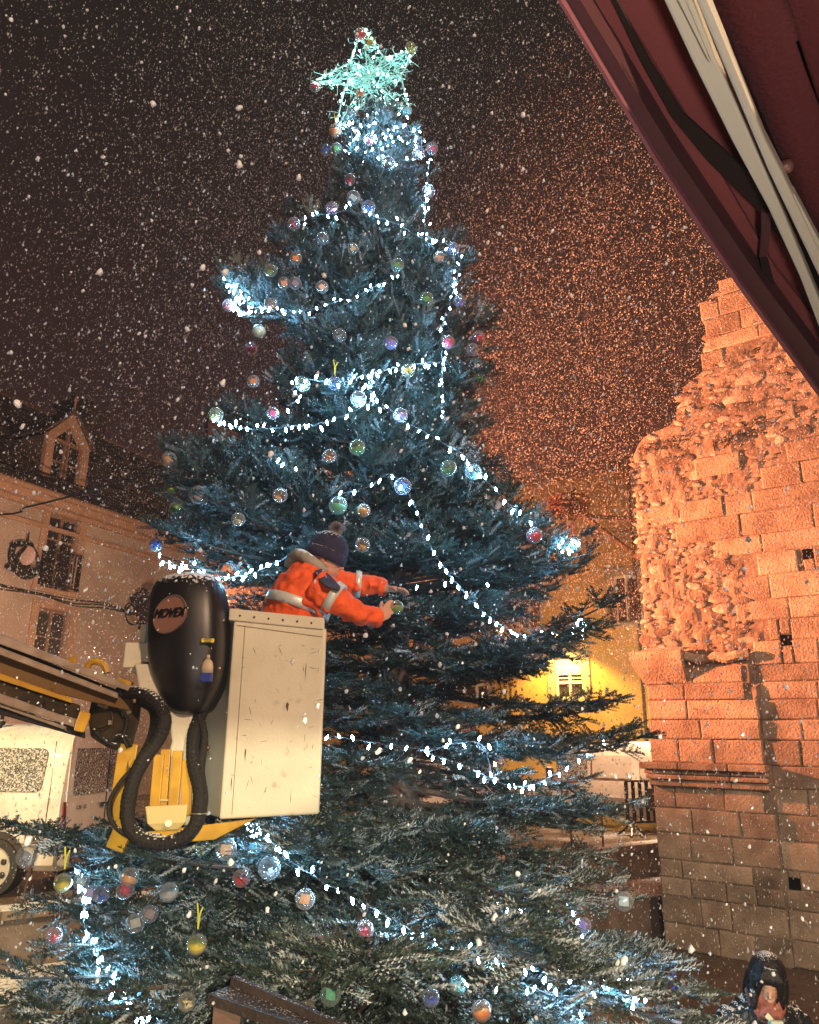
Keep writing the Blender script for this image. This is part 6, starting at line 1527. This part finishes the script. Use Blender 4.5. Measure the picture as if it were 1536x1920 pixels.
# bobble hat
ht = MB(); hc = hp_ + hr@Vector((-.012,0,.038))
rings = []
for z_, r_ in ((-.045,.113),(-.02,.116),(.0,.115),(.03,.113),(.06,.106),(.085,.092),(.105,.07),(.118,.04),(.123,.012)):
    rings.append([hc + hr@Vector((math.cos(2*math.pi*k/40)*r_*1.05*(1+.018*(k % 2)), math.sin(2*math.pi*k/40)*r_*.9*(1+.018*(k % 2)), z_)) for k in range(40)])
ht.loft(rings); knit = mat('navy_knit_hat', (.02,.022,.06), .9, 0, col2=(.03,.03,.07), scale=30, bump=.5, bscale=90, snow=.42, snow_scale=80)
o = ht.build('hat', knit, wk, smooth=True)
fdm = MB(); fdm.loft([[hc + hr@Vector((math.cos(2*math.pi*k/40)*r_*1.05*(1+.02*(k % 2)), math.sin(2*math.pi*k/40)*r_*.9*(1+.02*(k % 2)), z_)) for k in range(40)] for z_, r_ in ((-.060,.112),(-.057,.120),(-.03,.123),(-.002,.122),(.002,.114))]); fdm.build('hat_brim', knit, wk, smooth=True)
pm = MB(); pc = hc + hr@Vector((-.01,0,.148)); rs4 = random.Random(2)
for k in range(420):
    d = Vector((rs4.gauss(0,1), rs4.gauss(0,1), rs4.gauss(0,1))).normalized(); l_ = .045*rs4.uniform(.8,1.1); q_ = d.orthogonal().normalized()*.0035
    pm.add([pc+d*.01-q_, pc+d*.01+q_, pc+d*l_+q_*.6, pc+d*l_-q_*.6], [(0,1,2,3)]); q_ = d.cross(q_); pm.add([pc+d*.01-q_, pc+d*.01+q_, pc+d*l_+q_*.6, pc+d*l_-q_*.6], [(0,1,2,3)])
pm.build('pompom', mat('grey_pompom', (.30,.28,.30), .9), wk)
# trousers
tr_m = MB()
for sx in (-.09,.10): tr_m.tube([B(532,1215,.02)+Vector((0,sx,0)), B(535,1370,.03)+Vector((.03,sx,0)), B(528,1505,.03)+Vector((0,sx,0))], [.13,.095,.08], 14)
o = tr_m.build('trousers', navy, wk); remesh(o, .015, 3)
# bauble in his hand
hb_p = nw + nh_d*.118 + Vector((.022,.006,-.014))
r_h = bauble(hb_p, .041, 'green', 'clear bauble with green card held between the worker\'s fingers', -1, None, None, False)

# ------------------------------------------------------------------ woman in the bottom right corner
FY = 5.05
def D(px, py, dy=0.0): return W(px, py, FY+dy)
wm_ = empty('person', Vector((D(1440,1900).x, FY, 0)), 'dark-haired woman in black jacket with salmon scarf, head bowed, in front of the tower', 'person')
bd = MB(); hc2 = D(1440, 1838, 0); fd2 = Vector((-.30,-.86,-.40)).normalized(); up2 = Vector((0,-.42,.90)); up2 = (up2-fd2*up2.dot(fd2)).normalized(); s2_ = up2.cross(fd2); h2 = Matrix((fd2, s2_, up2)).transposed()
bd.ell(hc2, (.098,.076,.115), 20, 14, h2); bd.ell(hc2+h2@Vector((.035,0,-.06)), (.06,.053,.06), 14, 10, h2); bd.ell(hc2+h2@Vector((.075,0,-.098)), (.018,.02,.016), 10, 8, h2)
bd.tube([hc2+h2@Vector((.088,0,.005)), hc2+h2@Vector((.112,0,-.028)), hc2+h2@Vector((.094,0,-.04))], [.008,.012,.007], 8)
bd.ell(hc2+h2@Vector((.088,0,-.062)), (.012,.022,.006), 10, 6, h2); bd.ell(hc2+h2@Vector((.086,0,-.074)), (.012,.019,.007), 10, 6, h2)
for sg in (-1,1): bd.ell(hc2+h2@Vector((.058,.036*sg,-.034)), (.022,.02,.018), 8, 6, h2); bd.ell(hc2+h2@Vector((0,.076*sg,-.02)), (.017,.008,.028), 8, 6, h2)
base = Vector((D(1440,1885).x, FY+.10, 0)); nz = D(1440,1872).z
bd.tube([hc2+h2@Vector((-.02,0,-.05)), base+Vector((0,.0,nz-.02))], [.05,.055], 12)
bd.tube([base+Vector((0,0,nz)), base+Vector((0,0,1.25)), base+Vector((0,0,.95))], [.08,.13,.14], 14)
for sg in (-1,1):
    bd.tube([base+Vector((.09*sg,0,.95)), base+Vector((.10*sg,0,.52)), base+Vector((.10*sg,0,.08)), base+Vector((.10*sg,-.12,.05))], [.09,.06,.042,.035], 10)
    wr_ = base+Vector((.20*sg,-.22,1.02)); bd.tube([base+Vector((.16*sg,0,nz-.10)), base+Vector((.26*sg,.0,nz-.38)), wr_], [.05,.042,.028], 10)
    hand(bd, wr_, Vector((-.3*sg,-.9,.1)), Vector((-.8*sg,0,-.3)), Vector((0,0,1)), .6, .92)
o = bd.build('body', mat('skin_pale', (.52,.30,.21), .55), wm_); remesh(o, .0055, 3)
ey = MB()
for sg in (-1,1): ey.tube([hc2+h2@Vector((.090,.020*sg,-.006)), hc2+h2@Vector((.080,.048*sg,-.008))], [.0028,.002], 6); ey.tube([hc2+h2@Vector((.092,.015*sg,.014)), hc2+h2@Vector((.078,.052*sg,.014))], [.0028,.002], 6)
ey.build('lashes', mat('dark_brow', (.02,.014,.012), .7), wm_)
# hair: cap + long side falls + fringe
hair_m = mat('black_wet_hair', (.010,.008,.009), .35, 0, bump=.5, bscale=70, snow=.36, snow_scale=150, spec=.25)
hm_ = MB(); hm_.ell(hc2+h2@Vector((-.034,0,.022)), (.108,.104,.118), 22, 14, h2)
for sg in (-1,1):
    hm_.tube([hc2+h2@Vector((.01,.080*sg,.04)), hc2+h2@Vector((.03,.086*sg,-.05)), D(1440+26*sg,1872,-.03), D(1440+27*sg,1893,-.03)], [.024,.026,.026,.014], 10, smooth=4)
    hm_.tube([hc2+h2@Vector((-.05,.07*sg,.0)), hc2+h2@Vector((-.05,.085*sg,-.12)), D(1440+30*sg,1885,.08)], [.042,.040,.03], 10, smooth=4)
for k in range(9):
    a_ = -1+2*k/8; hm_.tube([hc2+h2@Vector((.05,.02*a_,.105)), hc2+h2@Vector((.090,.055*a_,.070)), hc2+h2@Vector((.094-.016*a_*a_,.064*a_,.022+.016*(1-abs(a_))))], [.016,.012,.005], 8, smooth=3)
for a_ in (-.9,-.75,.7,.85): hm_.tube([hc2+h2@Vector((.09,.05*a_,.06)), hc2+h2@Vector((.092,.072*a_,.0)), hc2+h2@Vector((.085,.07*a_,-.05))], [.014,.012,.004], 6, smooth=3)
hm_.tube([hc2+h2@Vector((.095,.055,.0)), hc2+h2@Vector((.102,.04,-.05)), hc2+h2@Vector((.112,.014,-.085))], [.008,.006,.002], 6, smooth=3)
o = hm_.build('hair', hair_m, wm_); remesh(o, .006, 1)
# scarf
scf = MB()
for j, (z_, r_, dy_) in enumerate(((0,.030,0),(-.028,.034,.0),(-.055,.034,.01),(.022,.024,.01))):
    P_ = []
    for k in range(19):
        a_ = 2*math.pi*k/18; P_.append(D(1441,1880)+Vector((math.cos(a_)*(.066+.005*j), .045+math.sin(a_)*.075, z_ + .020*math.sin(a_*2+j)-.02*math.cos(a_-1.57)+ .012*math.sin(a_*5+j*2))))
    scf.tube(P_, r_, 10, cap=False)
scf.ell(D(1440,1882,.05), (.08,.07,.05)); scf.ell(D(1425,1878,-.02), (.03,.03,.03))
o = scf.build('scarf', mat('salmon_scarf', (.36,.13,.10), .85, 0, col2=(.22,.07,.055), scale=14, bump=.6, bscale=34, contrast=(.35,.6)), wm_); remesh(o, .008, 1)
dsp = o.modifiers.new('folds', 'DISPLACE'); tx2 = bpy.data.textures.new('scarf_folds', 'CLOUDS'); tx2.noise_scale = .03; dsp.texture = tx2; dsp.strength = .02; dsp.texture_coords = 'LOCAL'
# jacket
jm = MB()
sh = nz-.05
jm.loft([[base+Vector((math.cos(t)*wx, math.sin(t)*wy, z_)) for t in [2*math.pi*k/22 for k in range(22)]] for z_, wx, wy in ((.82,.20,.14),(1.0,.20,.15),(1.2,.21,.15),(sh-.18,.225,.15),(sh-.08,.22,.14),(sh-.01,.17,.12),(sh+.045,.09,.09))])
for sg in (-1,1):
    wr_ = base+Vector((.20*sg,-.20,1.02)); jm.tube([base+Vector((.15*sg,0,sh-.075)), base+Vector((.235*sg,.0,sh-.16)), base+Vector((.285*sg,.0,nz-.36)), base+Vector((.26*sg,-.10,1.08)), wr_], [.09,.088,.068,.06,.045], 14, smooth=3)
bjk = mat('black_quilted_jacket', (.010,.011,.014), .38, 0, bump=.25, bscale=30, snow=.40, snow_scale=120, spec=.3)
o = jm.build('jacket', bjk, wm_); remesh(o, .010, 4)
dsp = o.modifiers.new('folds', 'DISPLACE'); dsp.texture = dm_; dsp.strength = .03; dsp.texture_coords = 'LOCAL'
tj = MB()
for sg in (-1,1): tj.tube([base+Vector((.09*sg,0,.95)), base+Vector((.10*sg,0,.5)), base+Vector((.10*sg,0,.1))], [.11,.075,.055], 12)
o = tj.build('trousers', navy, wm_); remesh(o, .014, 2)
bt = MB()
for sg in (-1,1): bt.ell(base+Vector((.10*sg,-.06,.045)), (.05,.14,.045), 12, 8)
bt.build('boot', M['rubber'], wm_, smooth=True)
sp2 = MB(); P_ = [D(1437,1903,-.13), D(1443,1909,-.135), D(1449,1918,-.14), D(1462,1945,-.15), D(1478,1985,-.14)]
for a_, b_ in zip(P_, P_[1:]): sp2.beam(a_, b_+(b_-a_)*.06, .028, .006, up=(0,-1,.2))
mintb = mat('mint_bag_strap', (.50,.58,.42), .5); sp2.build('bag_strap', mintb, wm_)
bg_ = MB(); bg_.box(D(1456,1922,-.17), (.07,.03,.04)); bg_.ell(D(1449,1920,-.19), .010, 8, 6); o = bg_.build('strap_buckle', mintb, wm_); bevel(o, .008)

# ------------------------------------------------------------------ wooden board on a post, bottom
BY = 3.2
lc = empty('notice_lectern', Vector((W(420,1900,BY).x, BY, 0)), 'dark wooden sloping board on a post dusted with snow, bottom centre-left', 'lectern')
dkw = mat('dark_wet_wood', (.020,.012,.010), .6, 0, col2=(.035,.022,.018), scale=16, bump=.3, bscale=60, snow=.10, snow_scale=110)
a_, b_, c_, d_ = W(390,1864,BY), W(436,1846,BY+.16), W(660,1944,BY-.02), W(650,1952,BY-.14)
lb_ = MB(); dn = Vector((0,0,-.035)); lb_.hexa([a_+dn, d_+dn, c_+dn, b_+dn, a_, d_, c_, b_]); lb_.build('board', dkw, lc)
e_ = MB(); e_.beam(b_+Vector((0,0,.012)), c_+Vector((0,0,.012)), .03, .035); e_.build('edge_lath', dkw, lc)
p_ = W(428,1880,BY+.02); e_ = MB(); e_.box(Vector((p_.x, p_.y+.03, (p_.z)/2)), (.10,.08,p_.z)); o = e_.build('post', mat('brown_post', (.12,.065,.045), .6, 0, bump=.2), lc)

# ------------------------------------------------------------------ awning
def AP(px, py, h): return G(px, py, CZ+h)
aw = empty('awning', AP(1300, 300, .95), 'maroon fabric awning with folding arm overhead at the top right', 'awning')
maroon = mat('maroon_awning_fabric', (.22,.055,.058), .8, 0, col2=(.18,.042,.046), scale=2.2, bump=.15, bscale=220)
dkm = mat('dark_maroon_profile', (.085,.035,.042), .45, 0, bump=.05, spec=.4)
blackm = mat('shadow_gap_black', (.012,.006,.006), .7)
def slab(pts, h, th, name, m_, hs_=None, bv=0):
    m = MB(); P_ = [AP(x, y, h if hs_ is None else hs_[i]) for i, (x, y) in enumerate(pts)]; m.prism(P_, Vector((0,0,th))); o = m.build(name, m_, aw)
    if bv: bevel(o, bv)
    return o
# outer edge samples: (y, edge, band, rose, gapL, gapR)
slab([(1008,-60),(1045,0),(1225,300),(1385,540),(1536,745),(1700,985),(1712,985),(1540,738),(1392,536),(1232,298),(1052,0),(1016,-60)], .885, .015, 'edge_piping', mat('pale_maroon_piping', (.24,.09,.11), .5))
slab([(1012,-60),(1050,0),(1230,298),(1392,538),(1540,741),(1712,990),(1760,960),(1570,716),(1432,532),(1266,290),(1088,0),(1050,-60)], .905, .05, 'front_profile', dkm)
slab([(1046,-60),(1084,0),(1262,290),(1428,534),(1566,718),(1740,965),(1800,960),(1620,715),(1452,500),(1336,300),(1152,0),(1114,-60)], .965, .012, 'valance_flap', maroon)
slab([(1110,-60),(1147,0),(1205,120),(1262,222),(1330,305),(1428,400),(1450,362),(1380,302),(1283,215),(1222,120),(1156,0),(1120,-60)], .955, .006, 'gap_shade_bar', blackm)  # black bars laid in as the shade of the gap
slab([(1443,358),(1470,412),(1536,505),(1600,590),(1585,600),(1500,492),(1440,420),(1426,398)], .955, .006, 'gap_shade_bar', blackm)
slab([(1114,-60),(1152,0),(1336,300),(1452,500),(1620,715),(1800,960),(2300,700),(1700,-60)], .990, .012, 'canopy', maroon)
# second folded layer further in: hanging side curtain, its weaker light put into a darker colour
cu_ = MB(); nK = 26; top_, bot_ = [], []
for k in range(nK):
    t = k/(nK-1); x = 1310+700*t; y = -80 + 0*t
    yy2 = 520 + 330*t; xx2 = 1585+430*t
    wv_ = .05*math.sin(k*1.3)+.02*math.sin(k*2.9)
    top_.append(AP(x, y, .975) + Vector((wv_*.4, wv_, 0))); bot_.append(AP(xx2, yy2, .975) + Vector((wv_*.4, wv_, -.03)))
V_ = []
for k in range(nK): V_ += [top_[k], top_[k].lerp(bot_[k], .5)+Vector((0,0,-.02*math.sin(k))), bot_[k]]
cu_.add(V_, [(3*k+j, 3*k+3+j, 3*k+4+j, 3*k+1+j) for k in range(nK-1) for j in range(2)])
o = cu_.build('side_curtain', mat('shaded_maroon_cloth', (.085,.012,.016), .85, 0, bump=.3, bscale=120), aw, smooth=True); s__ = o.modifiers.new('solid','SOLIDIFY'); s__.thickness = .004
# vertical strap on the fabric
slab([(1428,400),(1447,400),(1444,450),(1437,482),(1452,540),(1462,570),(1450,575),(1438,545),(1424,482),(1428,440)], .945, .01, 'strap', dkm)
slab([(1426,490),(1440,488),(1452,532),(1434,535)], .935, .008, 'strap_buckle', blackm)
# folding arm: two white tubes
armw = mat('white_powder_coat', (.62,.60,.50), .35, 0, spec=.6)
def armbar(P_, h, w_, hh, name='folding_arm'):
    m = MB(); Q_ = [AP(x, y, h) for x, y in P_]
    for a_, b_ in zip(Q_, Q_[1:]): m.beam(a_, b_+(b_-a_)*.002, w_, hh)
    o = m.build(name, armw, aw); bevel(o, .006, 3); return o
slab([(1235,-20),(1292,-20),(1345,115),(1405,250),(1470,400),(1536,560),(1610,720),(1580,730),(1500,520),(1440,390),(1375,270),(1300,120)], .90, .03, 'folding_arm', armw, bv=.004)
slab([(1262,-20),(1276,-20),(1334,118),(1328,112)], .890, .008, 'arm_rib', armw)
slab([(1296,-20),(1320,-20),(1438,268),(1470,330),(1560,520),(1640,690),(1625,700),(1536,520),(1440,320)], .880, .03, 'folding_arm', armw, bv=.005)
slab([(1478,352),(1492,368),(1600,570),(1590,580)], .885, .02, 'folding_arm', armw, bv=.003)
kb = MB(); kb.ell(AP(1475,312,.93), (.012,.012,.012), 10, 8); kb.build('hinge_pin', mat('pin_metal', (.5,.3,.25), .3, .8), aw)

# unseen board added behind the viewer, shading the upper bucket from shop_light
lt = MB(); lt.box((0.4,-1.0,CZ+.47+.6), (6,.12,1.2)); o = lt.build('light_cut_board', maroon); tag(o, kind='structure')

# ------------------------------------------------------------------ falling snow
def snow(name, N, lo, hi, smin, smax, seed, m_, near=0, far=99, round_=False):
    r_ = np.random.default_rng(seed)
    P_ = r_.uniform(lo, hi, (N*3, 3))
    # nothing falls under the awning or inside the tower and buildings
    T0 = np.array(FT.O[:]); n0 = np.array(FT.n[:]); d0 = np.array(FT.d[:])
    inn_ = ((P_-T0)@n0 < .15) & ((P_-T0)@n0 > -2.1) & ((P_-T0)@d0 > -.2)
    h0_ = ((P_-np.array(F1.O[:]))@np.array(F1.n[:]) < .6)
    under = (P_[:,1] < 1.35)
    bx = (np.abs(P_[:,0]-(-.95)) < .55) & (np.abs(P_[:,1]-4.4) < .45) & (P_[:,2] < CZ-.1)
    dist = np.linalg.norm(P_-np.array([0,0,CZ]), axis=1)
    ok = ~(inn_ | h0_ | under | bx) & (dist > max(1.6, near)) & (dist < far)
    P_ = P_[ok][:N]; n = len(P_)
    if round_:
        rows_ = [(0,0,1.3)] + [(math.cos(k*1.0472+j*.5)*r1, math.sin(k*1.0472+j*.5)*r1, z1) for j, (r1, z1) in enumerate(((.75,.75),(1.0,.0),(.8,-.7))) for k in range(6)] + [(0,0,-1.2)]
        base_ = np.array(rows_); F_ = [(0,1+k,1+(k+1) % 6) for k in range(6)]
        for j in range(2):
            for k in range(6):
                a_, b_, c_, d_ = 1+j*6+k, 1+j*6+(k+1) % 6, 7+j*6+(k+1) % 6, 7+j*6+k; F_ += [(a_,d_,c_),(a_,c_,b_)]
        F_ += [(19,13+(k+1) % 6,13+k) for k in range(6)]; f_ = np.array(F_)
    else:
        base_ = np.array([(.94,0,-.5),(-.47,.82,-.5),(-.47,-.82,-.5),(0,0,2.1)]); f_ = np.array([(0,1,3),(1,2,3),(2,0,3),(0,2,1)])
    nb_ = len(base_)
    jit = r_.uniform(.6,1.25,(n,nb_,1)); s_ = (smin + (smax-smin)*r_.random(n)**3)[:,None,None]
    tilt = r_.uniform(-.25,.25,(n,2)) + np.array([.10,.0])
    v = base_[None]*jit*s_; v[:,:,0] += v[:,:,2]*tilt[:,0:1]; v[:,:,1] += v[:,:,2]*tilt[:,1:2]; v += P_[:,None,:]
    T = (f_[None] + (np.arange(n)*nb_)[:,None,None]).reshape(-1,3).astype(np.int32); V = v.reshape(-1,3).astype(np.float32)
    me = bpy.data.meshes.new(name); me.vertices.add(len(V)); me.vertices.foreach_set('co', V.ravel()); me.loops.add(T.size); me.loops.foreach_set('vertex_index', T.ravel())
    me.polygons.add(len(T)); me.polygons.foreach_set('loop_start', np.arange(0, T.size, 3, dtype=np.int32)); me.polygons.foreach_set('loop_total', np.full(len(T), 3, dtype=np.int32)); me.update(calc_edges=True); me.materials.append(m_)
    o = bpy.data.objects.new(name, me); C.objects.link(o); tag(o, 'dense falling wet snowflakes lit by the floodlight and the tree lights', 'snow', kind='stuff'); return o
fl = bpy.data.materials.new('snowflake'); fl.use_nodes = True; t = fl.node_tree; t.nodes.clear(); oo = t.nodes.new('ShaderNodeOutputMaterial'); df = t.nodes.new('ShaderNodeBsdfDiffuse'); df.inputs[0].default_value = (.9,.9,.9,1); ts = t.nodes.new('ShaderNodeBsdfTranslucent'); ts.inputs[0].default_value = (.9,.9,.9,1)
ms = t.nodes.new('ShaderNodeMixShader'); ms.inputs[0].default_value = .5; t.links.new(df.outputs[0], ms.inputs[1]); t.links.new(ts.outputs[0], ms.inputs[2]); t.links.new(ms.outputs[0], oo.inputs[0])
snow('falling_snow', 48000, (-6,5,.5), (7,13,13), .006, .0145, 9, fl, near=5.5)
snow('falling_snow', 150000, (-11,1.3,.1), (11,24,17), .0040, .0115, 5, fl, near=6)
snow('falling_snow', 230000, (-4,8,4.5), (10,24,17), .0050, .0120, 6, fl, near=6)
snow('falling_snow', 6000, (-4,1.3,.5), (3.5,6.5,7.5), .0028, .0098, 8, fl, far=6, round_=True)

# ------------------------------------------------------------------ snow-filled air that catches the lamps
hz = MB(); hz.box((0, 20, 14), (120, 110, 34)); hm_v = bpy.data.materials.new('snowy_air'); hm_v.use_nodes = True; t = hm_v.node_tree; t.nodes.clear()
oo = t.nodes.new('ShaderNodeOutputMaterial'); pv = t.nodes.new('ShaderNodeVolumePrincipled'); pv.inputs['Density'].default_value = 0.0032; pv.inputs['Color'].default_value = (.9,.9,.95,1); pv.inputs['Anisotropy'].default_value = .3
t.links.new(pv.outputs[0], oo.inputs['Volume']); o = hz.build('haze', hm_v); tag(o, kind='stuff')
